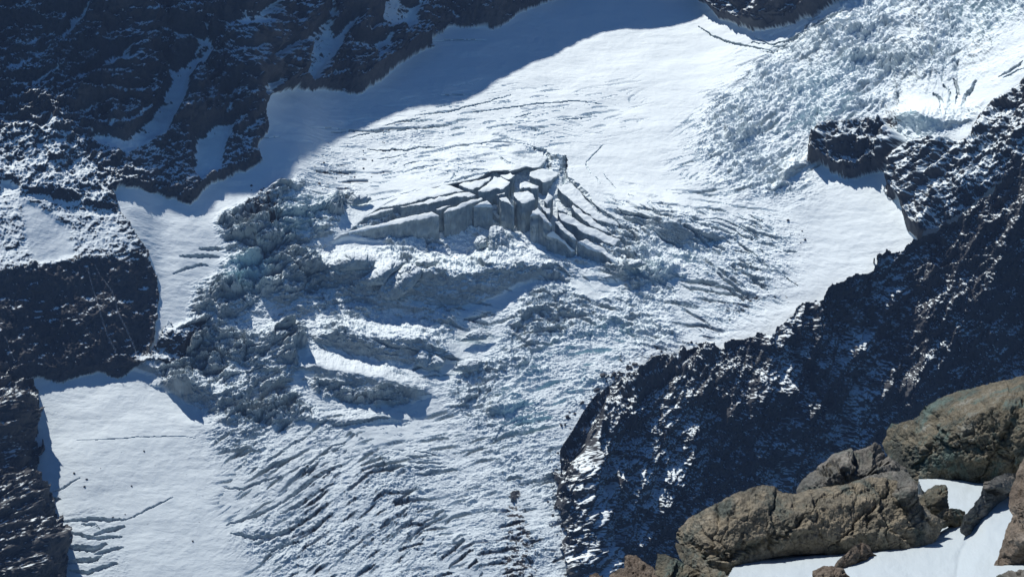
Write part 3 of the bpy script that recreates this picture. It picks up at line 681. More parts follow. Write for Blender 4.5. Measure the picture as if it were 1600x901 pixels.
CREST2 = [(866, 1010), (884, 901), (882, 860), (872, 790), (868, 745), (866, 700), (885, 672), (905, 640), (925, 612), (960, 588), (985, 580), (1010, 568), (1050, 548), (1085, 535), (1110, 532), (1130, 540), (1160, 530), (1200, 522), (1230, 495), (1260, 475),
          (1290, 456), (1330, 430), (1366, 412), (1375, 400), (1395, 392), (1420, 385), (1440, 372), (1480, 348), (1500, 336), (1545, 300), (1600, 252), (1790, 120)]
HOLE = blur(raster(CREST2 + [(1790, 1010)]).astype(F32), 8) > 0.93
piece("rock_step", (region(MUZZLE) > 0.5), "small black rock step breaking through the lower glacier")
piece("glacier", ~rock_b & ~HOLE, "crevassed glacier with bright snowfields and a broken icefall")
piece("mountain", wallm, "dark shaded rock face streaked with snow above the glacier")
piece("cliff", cliffm, "dark vertical cliff with thin waterfalls below the snowy shelf")
piece("rock_island", (region(NUNATAK) > 0.5), "dark rock island in the glacier at the top edge")
piece("rock_outcrop", (region(OUTCROP) > 0.5), "dark rock outcrop poking through beneath the upper icefall")
piece("hillside", (region(RIGHTWALL) > 0.5) & ~(region(OUTCROP) > 0.5) & ~HOLE, "snow dusted rock hillside above the bright snow basin")
print("meshes", round(time.time() - T0, 1))
# ------------------------------------------------------------------ relief in any sheet's own coordinates
def rock_relief2(x0, t0, gully, sa, seed, k=1.0):
    """the same build-up of ribs, facets and ledges for another sheet"""
    def rid(sx, sy, sd, o, ang):
        x, y = rot(x0, t0, ang); return fbm(x / (sx * k), y / (sy * k), o, sd, 0.55, True)
    wa = fbm(x0 / (40 * k), t0 / (40 * k), 4, seed + 70); wb = fbm(x0 / (9 * k), t0 / (9 * k), 4, seed + 71)
    def fac(size, el, ang, sd):
        size = size * k; x, y = rot(x0 + 0.3 * size * wa, t0 + 0.3 * size * wb, ang)
        f1, f2, h1, h2, dx, dy = voronoi((x / (size * el)).astype(F32), (y / size).astype(F32), sd)
        return (h1 - 0.5) * 0.7 + dx * (h1 - 0.5) * 1.6 + dy * (h2 - 0.5) * 1.6
    def stra(per, ang, sd):
        per = per * k; x, y = rot(x0, t0, ang)
        q = y / per + 0.8 * fbm(x0 / (per * 4), t0 / (per * 4), 4, sd) + 0.35 * fbm(x / (per * 1.5), y / per, 3, sd + 9)
        f = q - np.floor(q); hs = np.random.RandomState(sd).rand(512)[np.floor(q).astype(int) & 511]
        return np.where(f < 0.72, -f / 0.72, (f - 0.72) / 0.28 - 1) * (0.4 + hs)
    r = 42 * rid(120, 330, seed, 5, gully) + 15 * rid(36, 80, seed + 20, 5, gully) + 3.5 * rid(11, 18, seed + 30, 4, gully)
    r = r + 8 * fac(28, 1.4, gully, seed + 40) + 3.8 * fac(11, 1.4, gully, seed + 41) + 1.7 * fac(4.5, 1.4, sa, seed + 42)
    r = r + 3.0 * stra(34, sa, seed + 50) + 1.2 * stra(12, sa, seed + 51) + 3.2 * fbm(x0 / (6 * k), t0 / (7 * k), 5, seed + 61, 0.66, True) + 2.0 * fbm(x0 / (3 * k), t0 / (3 * k), 3, seed + 60, 0.6, True)
    return (r * k).astype(F32)

WJ3, WI3 = warp_idx(22, 40, 177)
def side_sheet(name, poly, ld, gully, sa, seed, label, thr, extra_bias, smooth_px=6, warpmask=True, amp=1.0, hang=70):
    mk = raster(poly)
    if warpmask: mk = mk[WJ3, WI3]
    jj, ii = np.where(mk); j0, j1, i0, i1 = max(jj.min() - 3, 0), jj.max() + 4, max(ii.min() - 3, 0), ii.max() + 4
    S_ = (slice(j0, j1), slice(i0, i1)); d = dirs[S_]; mk = mk[S_]
    Pb = CAM + d * np.exp(ld[S_])[..., None]
    Ps = blur3(Pb, 12); n = np.gradient(Ps, axis=1); m_ = np.gradient(Ps, axis=0); nn = np.cross(m_, n); nn /= np.linalg.norm(nn, axis=-1, keepdims=True)
    nn *= np.sign((nn * -d).sum(-1, keepdims=True))
    sg = np.linalg.norm(np.diff(Ps, axis=0), axis=-1); t = np.zeros(mk.shape); t[:-1] = np.cumsum(sg[::-1], 0)[::-1]
    x = Ps[..., 0].astype(F32); t = blur(t, 8).astype(F32)
    inner = ss(0.35, 0.95, blur(mk.astype(F32), 10))
    r = rock_relief2(x, t, gully, sa, seed) * amp
    Pp = Pb + nn * ((r - r.mean()) * (0.25 + 0.75 * inner))[..., None]
    g = lambda q: (lambda c: c / (np.linalg.norm(c, axis=-1, keepdims=True) + 1e-9))(np.cross(np.gradient(q, axis=0), np.gradient(q, axis=1)))
    N_ = g(Pp); N_ *= np.sign((N_ * -d).sum(-1, keepdims=True)); N2 = g(blur3(Pp, 2.2)); N2 *= np.sign((N2 * -d).sum(-1, keepdims=True))
    fine_ = fbm(x / 1.6, t / 1.6, 3, seed + 80, 0.7); mo = 0.5 * fbm(x / 16, t / 26, 4, seed + 81, 0.6) + fbm(x / 60, t / 90, 3, seed + 84, 0.6)
    sn_ = 0.2 * N2[..., 2] + 0.8 * N_[..., 2] + 0.30 * mo + 0.34 * fine_ + (extra_bias[S_] if extra_bias is not None else 0)
    snw = top_share(sn_, mk, thr).astype(F32)
    z = np.zeros_like(snw); cv = cover(snw, z, z, z, 0.5 + 0.5 * fbm(x / 60, t / 90, 4, seed + 82))
    sk = lambda V_, dd, be: [V_ + dd * 25 + np.array([0, 0, -6.0]), V_ + dd * hang + np.array([0, 0, -60.0])]
    o = grid_mesh(name, Pp, mk, cv, M_land, skirt=sk, skirt_cover={"cover": (0, 0, 0, 1), "cover_more": (0, .5, 0, 1)}, dirs_=d)
    return tag(o, label, None, None, "structure"), N_, mk

# near ridge on the right: its crest stands just in front of the ice, the face falls steeply from it
cp = np.array(CREST2[5:], float)
vt2 = box(np.interp(us, cp[:, 0], cp[:, 1])[None], 10, 1)[0]
jt = np.clip(((vt2 - V0) / STEP).round().astype(int), 0, H - 1)
ldt = box(LD1[jt, np.arange(W)][None], 25, 1)
AL2 = np.interp(us, [860, 1000, 1150, 1300, 1800], [50, 53, 60, 62, 62])[None]
cum = np.zeros((H, W)); g2 = 1 / np.tan(PHI + np.radians(AL2)); cum[1:] = np.cumsum(dpsi * 0.5 * (g2[1:] + g2[:-1]), 0)
LD2 = ldt - 0.018 - (cum - cum[jt, np.arange(W)][None])
s_, dist, sg_, al_ = line_field([(892, 1010), (884, 901), (878, 830), (868, 745), (868, 700), (905, 640), (960, 588), (1085, 537)], 260)
w2 = np.zeros((H, W)); w2[s_] = np.exp(-(dist / 45) ** 2)
LD2 = LD2 * (1 - w2) + (LD1 - 0.004) * w2
LD2 = blur(LD2, 12) - 0.009 * w2 * fbm(UU / 26, VV / 26, 5, 188, 0.6)
POLY2 = CREST2 + [(1790, 1000)]
eb = np.zeros((H, W), F32)
for p, b in (([(900, 640), (1000, 570), (1130, 540), (1160, 600), (1080, 760), (1000, 800), (900, 850), (880, 740)], 0.10), ([(1200, 520), (1240, 490), (1245, 600), (1215, 620)], 0.12), ([(1330, 490), (1390, 500), (1370, 640), (1300, 740), (1270, 720), (1320, 620)], 0.2),
             ([(1500, 510), (1600, 560), (1600, 600), (1540, 600)], 0.2), ([(1370, 420), (1450, 370), (1500, 340), (1480, 380), (1380, 440)], 0.18)):
    eb = eb + b * region(p, soft=16)
r2, N2_, mk2 = side_sheet("ridge", POLY2, LD2, -28, 55, 700, "near rocky ridge in shadow, dusted with snow on its ribs", 0.15, eb)
print("ridge n.s mean", float((N2_ @ S)[mk2].mean()), round(time.time() - T0, 1))

# dark rock flank at the lower left, standing before the snow
POLY3 = [(-190, 560), (-20, 530), (10, 560), (25, 585), (45, 590), (60, 612), (52, 640), (62, 665), (64, 690), (56, 720), (64, 750), (78, 768), (90, 800), (100, 825), (102, 850), (97, 880), (100, 1010), (-190, 1010)]
s3, d3, sg3, al3 = line_field([(10, 560), (60, 612), (56, 720), (80, 780), (102, 850), (100, 1010)], 320)
DD = np.full((H, W), 0.0); DD[s3] = d3
LD3 = blur(LD1, 30) - 0.012 - 0.00065 * np.clip(DD, 0, 320)
side_sheet("rock_flank", POLY3, LD3, 10, 25, 800, "dark rock flank in front of the lower snow on the left", 0.03, None)

# ------------------------------------------------------------------ high ridge above the picture: it throws the long shadow across the upper snowfield
SHB = [(-190, 215), (-60, 205), (10, 212), (60, 205), (100, 230), (150, 268), (190, 292), (215, 304), (250, 324), (290, 333), (325, 325), (340, 302), (370, 300), (405, 306), (440, 300), (462, 268), (500, 240), (545, 214), (575, 196), (610, 184), (640, 170), (700, 165), (722, 160),
       (745, 148), (790, 122), (820, 106), (850, 92), (868, 84), (885, 72), (910, 60), (940, 50), (985, 46), (1030, 46), (1060, 42), (1085, 38), (1100, 30), (1115, 10), (1122, -20)]
q = np.linspace(0, len(SHB) - 1, 500); sb = np.array(SHB, float)
su = np.interp(q, range(len(sb)), sb[:, 0]); sv = np.interp(q, range(len(sb)), sb[:, 1])
gi = np.clip(((su - U0) / STEP).astype(int), 0, W - 1); gj = np.clip(((sv - V0) / STEP).astype(int), 0, H - 1)
tt_ = np.interp(su, [-190, 200, 450, 800, 1125], [430, 520, 640, 560, 470])
Rr = P1[gj, gi] + S * tt_[:, None]
jag = fbm(q.astype(F32)[None] * 1.3, np.zeros((1, 500), F32), 4, 5, 0.6)[0] * 5
Rr[:, 2] += jag
rel_ = Rr - CAM
pu = 800 + rel_[:, 0] / (rel_[:, 1] * math.cos(PITCH) + rel_[:, 2] * math.sin(PITCH)) * FPX
bi = np.clip(((pu - U0) / STEP).astype(int), 0, W - 1); bj = int((-70 - V0) / STEP)
Lr = P1[bj, bi] + np.array([0, 0, -10.0])
rows = []
for k in np.linspace(0, 1, 14): 
    r = Lr * (1 - k) + Rr * k
    r = r + (fbm((q * 0.4)[None].astype(F32), np.full((1, 500), k * 3, F32), 4, 8)[0] * 25 * math.sin(k * math.pi))[:, None] * np.array([0, -1, 0.3])
    rows.append(r)
rows.append(Rr + np.array([-30, 90, -60.0])); rows.append(Rr + np.array([-60, 400, -350.0]))
RR = np.array(rows)
fq = [(j * 500 + i, j * 500 + i + 1, (j + 1) * 500 + i + 1, (j + 1) * 500 + i) for j in range(len(rows) - 1) for i in range(499)]
nvr = RR.reshape(-1, 3).shape[0]
mo_ = np.random.RandomState(4).rand(nvr).astype(F32)
tag(build("summit_ridge", RR.reshape(-1, 3), fq, cover((mo_ > 0.6).astype(F32), mo_ * 0, mo_ * 0, mo_ * 0, mo_), M_land), "high summit ridge above the shaded rock face", None, None, "structure")

# ------------------------------------------------------------------ broken ice slabs of the great ice cliff
def bil(A, u, v):
    x = np.clip((u - U0) / STEP, 0, W - 1.001); y = np.clip((v - V0) / STEP, 0, H - 1.001)
    i = np.floor(x).astype(int); j = np.floor(y).astype(int); fx = x - i; fy = y - j
    return (A[j, i] * (1 - fx) + A[j, i + 1] * fx) * (1 - fy) + (A[j + 1, i] * (1 - fx) + A[j + 1, i + 1] * fx) * fy
def local_grid(poly, step, pad=3):
    P_ = np.array(poly, float); lu = np.arange(P_[:, 0].min() - pad, P_[:, 0].max() + pad, step); lv = np.arange(P_[:, 1].min() - pad, P_[:, 1].max() + pad, step)
    return lu, lv, *np.meshgrid(lu, lv)
def edge_dist(poly, gu, gv):
    P_ = np.array(poly, float); best = np.full(gu.shape, 1e9)
    for (x0, y0), (x1, y1) in zip(P_, np.roll(P_, -1, 0)):
        dx, dy = x1 - x0, y1 - y0; t = np.clip(((gu - x0) * dx + (gv - y0) * dy) / (dx * dx + dy * dy + 1e-9), 0, 1)
        best = np.minimum(best, np.hypot(gu - x0 - t * dx, gv - y0 - t * dy))
    return best
def rough_poly(poly, amp, seed):
    r = np.random.RandomState(seed); P_ = np.array(poly, float); out = []
    for a, b in zip(P_, np.roll(P_, -1, 0)):
        n = max(1, int(np.hypot(*(b - a)) / 4)); w = 0
        for k in range(n):
            w = 0.6 * w + r.randn() * amp
            t = k / n; p = a * (1 - t) + b * t; nrm = np.array([-(b - a)[1], (b - a)[0]]) / (np.hypot(*(b - a)) + 1e-6)
            out.append(tuple(p + nrm * w * math.sin(math.pi * min(1, max(t, 0.02)))))
    return out
M_ice = M_land
def slab(poly, h, label, seed, drop=48, name="ice_slab", group="broken ice slabs of the great ice cliff"):
    pl = rough_poly(poly, 0.8, seed); lu, lv, gu, gv = local_grid(pl, 0.7)
    mk = raster(pl, lu, lv)
    ld = bil(LDU, gu, gv + h)
    d = rays(gu, gv); Pq = CAM + d * np.exp(ld)[..., None]
    e = edge_dist(pl, gu, gv)
    Pq[..., 2] += fbm((gu / 18).astype(F32), (gv / 10).astype(F32), 4, seed) * 1.4 - 0.5 * np.exp(-(e / 1.0) ** 2) + fbm((gu / 3).astype(F32), (gv / 2).astype(F32), 3, seed) * 0.15
    z = np.zeros(mk.shape, F32); cv = cover(z + 1, z, z, z, z + .5)
    def sk(V_, dd, be):
        rows = []; hor = dd * np.array([1, 1, 0]); hor /= np.linalg.norm(hor, axis=1, keepdims=True)
        x = (V_[:, 0] / 6)[None].astype(F32)
        for k in range(1, 26):
            z_ = drop * (k / 25) 
            n1 = fbm(x, np.full_like(x, z_ / 14), 5, seed + 3, 0.55)[0]; n2 = fbm(x * 0.15, np.full_like(x, z_ / 2.2), 3, seed + 4)[0]; n3 = fbm(x * 2.2, np.full_like(x, z_ / 9), 2, seed + 6, ridged=True)[0]
            o = (n1 * 2.8 + n2 * 1.5 + n3 * 1.1 + 1.6 * math.sin(z_ / 3.1 + 0.6 * math.sin(z_ / 7)) * 0.35 - 0.4) * min(1, k / 2) 
            rows.append(V_ + hor * o[:, None] + np.array([0, 0, -z_]))
        return rows
    g = grid_mesh(name, Pq, mk, cv, M_ice, skirt=sk, skirt_cover={"cover": (1, 1, 0.05, 1), "cover_more": (0, .5, 0, 1)}, dirs_=d, part="snow_cap")
    return tag(g, label, "ice slab" if name == "ice_slab" else "ice block", group)
SL = [
 (ZA([(-60, 742), (60, 716), (200, 678), (420, 628), (620, 578), (825, 533), (893, 570), (700, 602), (520, 643), (380, 667), (240, 697), (100, 724), (0, 746)]), 2, "longest front ice slab with a tall shaded face, narrowing to a point on the left"),
 (ZA([(40, 640), (180, 555), (330, 478), (520, 412), (760, 340), (935, 305), (1030, 335), (1108, 360), (960, 387), (760, 427), (600, 472), (400, 505), (200, 575)]), 0, "broad snow sheet split off above the long front ice slab, topmost of the left slabs"),
 (ZA([(125, 622), (400, 516), (610, 484), (780, 438), (970, 395), (1115, 372), (1205, 387), (1080, 412), (960, 434), (838, 460), (700, 482), (560, 500), (420, 535), (330, 568), (200, 612)]), 0, "narrow ledge of snow covered ice between the broad sheet and the long front slab"),
 (ZA([(1040, 312), (1090, 288), (1325, 245), (1260, 302), (1165, 356), (1090, 335)]), 0, "snowy triangular ice slab just left of the large flat plate"),
 (ZA([(1342, 242), (1400, 242), (1480, 292), (1420, 345), (1300, 366), (1200, 362), (1290, 295)]), 0, "large flat snow covered ice plate behind the row of towers"),
 (ZA([(1385, 232), (1480, 208), (1530, 232), (1470, 266), (1420, 252)]), 0, "small far ice plate behind the large flat plate"),
 (ZA([(845, 514), (950, 486), (1000, 478), (905, 518)]), 0, "small pointed snow wedge at the right end of the long front slab"),
 (ZA([(915, 545), (950, 507), (1130, 442), (1235, 410), (1253, 424), (1160, 465), (1080, 497), (1000, 530)]), 2, "tall ice block with a slanting snow top, first to the right of the long front slab"),
 (ZA([(1167, 497), (1230, 452), (1285, 438), (1322, 470), (1335, 500), (1270, 493)]), 3, "tall smooth ice block with a rounded snow cap and a grey square face"),
 (ZA([(1352, 387), (1430, 370), (1437, 388), (1380, 396)]), 0, "tiny snow topped ice block in front of the large flat plate"),
 (ZA([(1377, 416), (1440, 412), (1478, 450), (1430, 454)]), 1, "small ice tower right of the rounded block, snow on its tip"),
 (ZB([(255, 205), (330, 180), (400, 185), (500, 215), (480, 240), (395, 290), (335, 268), (250, 240)]), -2, "wide snowy plateau block at the back, below the dark vertical cleft"),
 (ZB([(172, 292), (240, 285), (335, 322), (320, 345), (200, 335), (172, 355)]), 0, "small flat topped ice block in front of the plateau block"),
 (ZB([(120, 377), (240, 360), (285, 387), (303, 430), (210, 466), (150, 440), (120, 405)]), 1, "square ice tower with a flat snow top in the middle of the slabs"),
 (ZB([(0, 417), (60, 414), (90, 450), (133, 490), (110, 498), (60, 452), (0, 428)]), 2, "thin ice tower with a crooked snow cap left of the square tower"),
 (ZB([(480, 322), (605, 290), (690, 382), (757, 462), (825, 540), (900, 575), (985, 618), (1000, 648), (812, 606), (722, 543), (614, 460), (547, 398)]), -1, "largest right hand ice slab, a long snow ramp under the zigzag crevasse"),
 (ZB([(612, 472), (720, 552), (800, 614), (948, 716), (870, 700), (760, 650), (667, 568), (602, 500)]), 0, "slim ice slab directly below the large snow ramp"),
 (ZB([(490, 542), (570, 562), (660, 612), (760, 662), (870, 702), (1018, 774), (960, 818), (840, 763), (700, 708), (622, 650), (560, 625), (500, 577)]), 0, "ragged snowy ice slab in the middle of the right hand fan"),
 (ZB([(470, 442), (500, 482), (575, 548), (492, 520)]), 0, "small sliver of ice at the head of the right hand fan"),
 (ZB([(345, 480), (425, 500), (425, 558), (395, 558)]), 1, "small tilted ice block beside the big domed tower"),
 (ZB([(372, 440), (405, 372), (452, 412), (440, 432), (400, 470)]), 0, "small snowy ice block behind the domed tower"),
 (ZB([(245, 585), (275, 525), (322, 500), (445, 648), (430, 655), (330, 562)]), 2, "big domed ice tower with a smooth bluish flank"),
 (ZB([(460, 617), (500, 607), (648, 765), (610, 770), (520, 690)]), 1, "narrow snow ramp of ice just right of the domed tower"),
 (ZB([(388, 735), (450, 690), (638, 860), (600, 862), (480, 762)]), 2, "lowest sharp edged ice slab of the right hand fan"),
 (ZB([(642, 785), (720, 762), (860, 825), (985, 940), (1000, 975), (940, 960), (850, 870), (740, 850)]), 1, "front ice slab of the right hand fan with a fluted face"),
 (ZB([(995, 610), (1060, 636), (1200, 688), (1330, 692), (1240, 640), (1170, 604), (1050, 580), (985, 520), (900, 485), (800, 462), (900, 555)]), -3, "outermost snow sheet right of the zigzag crevasse"),
]
for i, (pl, h, lb) in enumerate(SL):
    slab(pl, h, lb, 900 + i * 7)
print("slabs", round(time.time() - T0, 1))
#=====PART3=====
# ------------------------------------------------------------------ solid lumps: boulders and ice blocks from an outline, with real thickness
def stone_relief(x, y, gully, sa, seed, unit, sz):
    """split faces, steps, cracks and grain of broken rock; unit = metres across 60 photo pixels there"""
    wa = fbm(x / (1.2 * unit), y / (1.2 * unit), 4, seed + 1, 0.6); wb = fbm(x / (0.3 * unit), y / (0.3 * unit), 4, seed + 2, 0.6)
    r = 0
    for size, am, el, sd in ((1.5, 0.20, 1.7, 3), (0.6, 0.065, 1.5, 4), (0.25, 0.034, 1.5, 5), (0.11, 0.016, 1.4, 6), (0.05, 0.008, 1.3, 7)):
        s_ = size * unit; a, b = rot(x + 0.3 * s_ * wa, y + 0.3 * s_ * wb, sa + 15 * sd)
        f1, f2, h1, h2, dx, dy = voronoi((a / (s_ * el)).astype(F32), (b / s_).astype(F32), seed + sd)
        r = r + am * unit * ((h1 - 0.5) * 1.0 + dx * (h1 - 0.5) * 2.2 + dy * (h2 - 0.5) * 2.2 - 0.35 * np.exp(-((f2 - f1) / 0.05) ** 2))
    a, b = rot(x, y, sa)
    q = b / (0.16 * unit) + 0.9 * wa + 0.4 * wb; f = q - np.floor(q); hs = np.random.RandomState(seed).rand(512)[np.floor(q).astype(int) & 511]
    r = r + 0.035 * unit * np.where(f < 0.8, f / 0.8, (1 - f) / 0.2) * hs * ss(-0.2, 0.3, wa)
    r = r + 0.05 * unit * fbm(x / (0.35 * unit), y / (0.35 * unit), 6, seed + 9, 0.6, True) + 0.012 * unit * fbm(x / (0.05 * unit), y / (0.05 * unit), 3, seed + 10, 0.7)
    return r.astype(F32)
def lump(name, poly, ld, thick, seed, k, amp, material, lean=50, gully=20, sa=25, step=0.9, icy=False, smoothness=1.0, rnd=0.45, back=1.0, rough=0.9, tiltu=0.0):
    if not icy:                                                # the foot runs on below the snow line
        Q_ = np.array(poly, float); c0 = np.polyfit(Q_[:, 0], Q_[:, 1], 1); hh0 = np.ptp(Q_[:, 1] - np.polyval(c0, Q_[:, 0]))
        poly = [(u_, v_ + (7 if v_ > np.polyval(c0, u_) + 0.15 * hh0 else 0)) for u_, v_ in poly]
    pl = rough_poly(poly, rough * 0.6, seed); lu, lv, gu, gv = local_grid(pl, step); mk = raster(pl, lu, lv)
    e = edge_dist(pl, gu, gv)
    vb = np.array([lv[np.where(mk[:, i])[0].max()] if mk[:, i].any() else np.nan for i in range(mk.shape[1])])
    ok = ~np.isnan(vb); vb = np.interp(lu, lu[ok], vb[ok]); pf = np.polyfit(lu[ok], vb[ok], 1); vb = 0.25 * box(vb[None], 40, 1)[0] + 0.75 * np.polyval(pf, lu)
    base = ld(lu, vb) if callable(ld) else ld
    if not icy: base = base + 0.35 * thick / math.exp(float(np.mean(base)))
    d = rays(gu, gv); ph = -np.arcsin(d[..., 2])
    LDm = base[None] + (vb[None] - gv) / FPX / np.tan(ph + math.radians(lean))
    Dm = np.exp(LDm); sz = min(gu.max() - gu.min(), gv.max() - gv.min())
    R_ = (rnd if icy else 0.22) * sz; q_ = np.clip(e / R_, 0, 1); prof = np.sqrt(np.clip(1 - (1 - q_) ** 2, 0, 1)) if icy else np.minimum(1, 0.35 + 0.65 * q_ + 0.25 * fbm((gu / (0.25 * sz)).astype(F32), (gv / (0.25 * sz)).astype(F32), 4, seed + 77))
    rr = np.random.RandomState(seed); cx, cy = (gu[mk].mean(), gv[mk].mean()); ww_, hh_ = np.ptp(gu[mk]) / 2, np.ptp(gv[mk]) / 2
    poly_t = np.ones(mk.shape)
    nw1 = 0.12 * fbm((gu / sz).astype(F32), (gv / sz).astype(F32), 4, seed)
    for a_ in np.linspace(0, 2 * np.pi, 11)[:-1] + rr.rand(10) * 0.6:
        sl_ = 0.6 + 1.8 * rr.rand(); of_ = 0.65 + 0.45 * rr.rand()
        poly_t = np.minimum(poly_t, sl_ * (of_ - ((gu - cx) / ww_ * np.cos(a_) + (gv - cy) / hh_ * np.sin(a_))) + nw1)
    prof = prof * (0.45 + 0.55 * np.clip(poly_t, -0.5, 1)) if not icy else prof * (0.7 + 0.3 * np.clip(poly_t, -0.5, 1))
    med = float(np.median(Dm)); x = (gu * med / FPX).astype(F32); y = (-gv * med / FPX).astype(F32)
    Pb = CAM + d * (Dm - thick * prof)[..., None]
    sb_ = max(2, sz * 0.06 * STEP / step)
    Ps = blur3(Pb, sb_); n = np.cross(np.gradient(Ps, axis=0), np.gradient(Ps, axis=1)); n /= np.linalg.norm(n, axis=-1, keepdims=True) + 1e-12
    n *= np.sign((n * -d).sum(-1, keepdims=True))
    r = stone_relief(x, y, gully, sa, seed, med / FPX * (60 if not icy else 40), sz) * (1.0 if not icy else 0.7)
    r = (r - r[mk].mean()) * (0.3 + 0.7 * ss(0, 1, e / (0.12 * sz)))
    Pp = Pb + n * r[..., None]
    cen = Pp[mk].mean(0)
    def sk(V_, dd, be):
        out = []
        for f, b in ((0.97, 0.15), (0.85, 0.5), (0.6, 0.8), (0.25, 1.0), (0.0, 1.02)):
            c = cen + (V_ - cen) * f; c = c + dd * (thick * 1.3 * b * back); out.append(c)
        return out
    NN = np.cross(np.gradient(Pp, axis=0), np.gradient(Pp, axis=1)); NN /= np.linalg.norm(NN, axis=-1, keepdims=True) + 1e-12; NN *= np.sign((NN * -d).sum(-1, keepdims=True))
    z = np.zeros(mk.shape, F32)
    if icy:
        s_n = ss(0.55, 0.75, NN[..., 2] + 0.1 * fbm(x / (8 * k), y / (8 * k), 3, seed)).astype(F32)
        cv = cover(z + 1, 1 - s_n, z + 0.1, z, z + .5)
    else:
        cv = cover(z, z, z, z, (0.5 + 0.5 * fbm(x / (60 * k), y / (60 * k), 4, seed + 5)).astype(F32))
    skc = {"cover": (1, 1, .1, 1) if icy else (0, 0, 0, 1), "cover_more": (0, .5, 0, 1)}
    return grid_mesh(name, Pp, mk, cv, material, skirt=sk, skirt_cover=skc, dirs_=d)

LDF = LD1
icebase = lambda u, v: bil(LD1, u, np.minimum(v, V1 - 5)) - 0.004
ICE_BLOCKS = [
 (ZA([(118, 430), (150, 395), (200, 378), (260, 388), (312, 410), (332, 435), (290, 466), (200, 486), (140, 476)]), 4, "lone rounded ice block lying on the snow above the left end of the slabs"),
 (ZM([(212, 130), (290, 70), (330, 45), (400, 42), (470, 68), (512, 110), (500, 150), (420, 166), (300, 172), (230, 160)]), 12, "large ice block with a domed snow cap below the ice cliff"),
 (ZM([(390, 240), (500, 160), (620, 115), (710, 110), (650, 170), (600, 200), (560, 262), (470, 268)]), 10, "long grey ice block leaning down into the shaded hollow"),
 (ZM([(520, 305), (560, 230), (640, 180), (680, 135), (740, 120), (800, 160), (790, 210), (730, 290), (640, 352), (560, 352)]), 13, "biggest grey ice block in the shaded hollow, fluted and rounded"),
 (ZM([(745, 120), (800, 85), (880, 85), (908, 120), (860, 156), (780, 150)]), 9, "grey ice block on the rim of the hollow, wider than tall"),
 (ZM([(870, 155), (900, 130), (965, 160), (940, 185), (890, 178)]), 5, "small ice chunk just right of the wide grey block on the rim"),
 (ZA([(1290, 868), (1298, 720), (1310, 660), (1360, 645), (1420, 658), (1432, 700), (1468, 800), (1440, 872), (1360, 882)]), 9, "upright ice tower with a round snowy head in front of the cliff"),
 (ZA([(1168, 800), (1200, 740), (1240, 725), (1280, 750), (1288, 830), (1210, 852)]), 7, "squat bluish ice lump at the left foot of the round headed tower"),
 (Z(800, 380, 4, [(12, 112), (30, 94), (65, 94), (80, 115), (60, 141), (25, 139)]), 5, "small round snow capped ice ball in the rubble right of centre"),
 (Z(800, 380, 4, [(720, 142), (740, 104), (800, 95), (845, 130), (800, 152), (740, 158)]), 6, "pale greenish ice block beyond the tip of the right hand fan"),
 (ZM([(740, 705), (790, 660), (860, 680), (940, 740), (930, 770), (840, 792), (760, 762)]), 4, "grey ice block at the foot of the second hollow"),
 (ZM([(975, 795), (1010, 740), (1100, 718), (1200, 740), (1182, 790), (1060, 804)]), 3, "low ice hump on the open snow right of the second hollow"),
 (ZM([(1020, 612), (1080, 560), (1150, 535), (1240, 560), (1200, 602), (1100, 610)]), 3, "half buried ice hump above the low ice hump"),
]
for i, (pl, th, lb) in enumerate(ICE_BLOCKS):
    tag(lump("ice_block", pl, icebase, th, 2000 + 11 * i, 0.22, 0.55, M_land, lean=52, icy=True, step=0.75), lb, "ice block", "loose ice blocks in the rubble of the icefall")

# waterfalls on the dark cliff
mw_, nw_, lw_ = mat("falling_water")
ow_ = nw_.new("ShaderNodeOutputMaterial"); mixw = nw_.new("ShaderNodeMixShader"); tw = nw_.new("ShaderNodeBsdfTransparent"); dw = nw_.new("ShaderNodeBsdfPrincipled")
dw.inputs["Base Color"].default_value = (0.75, 0.80, 0.84, 1); dw.inputs["Roughness"].default_value = 0.5
tcw = nw_.new("ShaderNodeTexCoord"); mpw = nw_.new("ShaderNodeMapping"); mpw.inputs["Scale"].default_value = (0.8, 0.8, 0.10); nzw = nw_.new("ShaderNodeTexNoise"); nzw.inputs["Scale"].default_value = 1.0; nzw.inputs["Detail"].default_value = 5
lw_.new(tcw.outputs["Object"], mpw.inputs[0]); lw_.new(mpw.outputs[0], nzw.inputs["Vector"])
rw = ramp(nw_, [(0.35, (0.0,) * 3), (0.75, (0.26,) * 3)]); lw_.new(nzw.outputs[0], rw.inputs[0]); lw_.new(rw.outputs[0], mixw.inputs[0]); lw_.new(tw.outputs[0], mixw.inputs[1]); lw_.new(dw.outputs[0], mixw.inputs[2]); lw_.new(mixw.outputs[0], ow_.inputs[0])
def surf(u, v):
    i = int(np.clip(round((u - U0) / STEP), 0, W - 1)); j = int(np.clip(round((v - V0) / STEP), 0, H - 1)); return P[j, i]
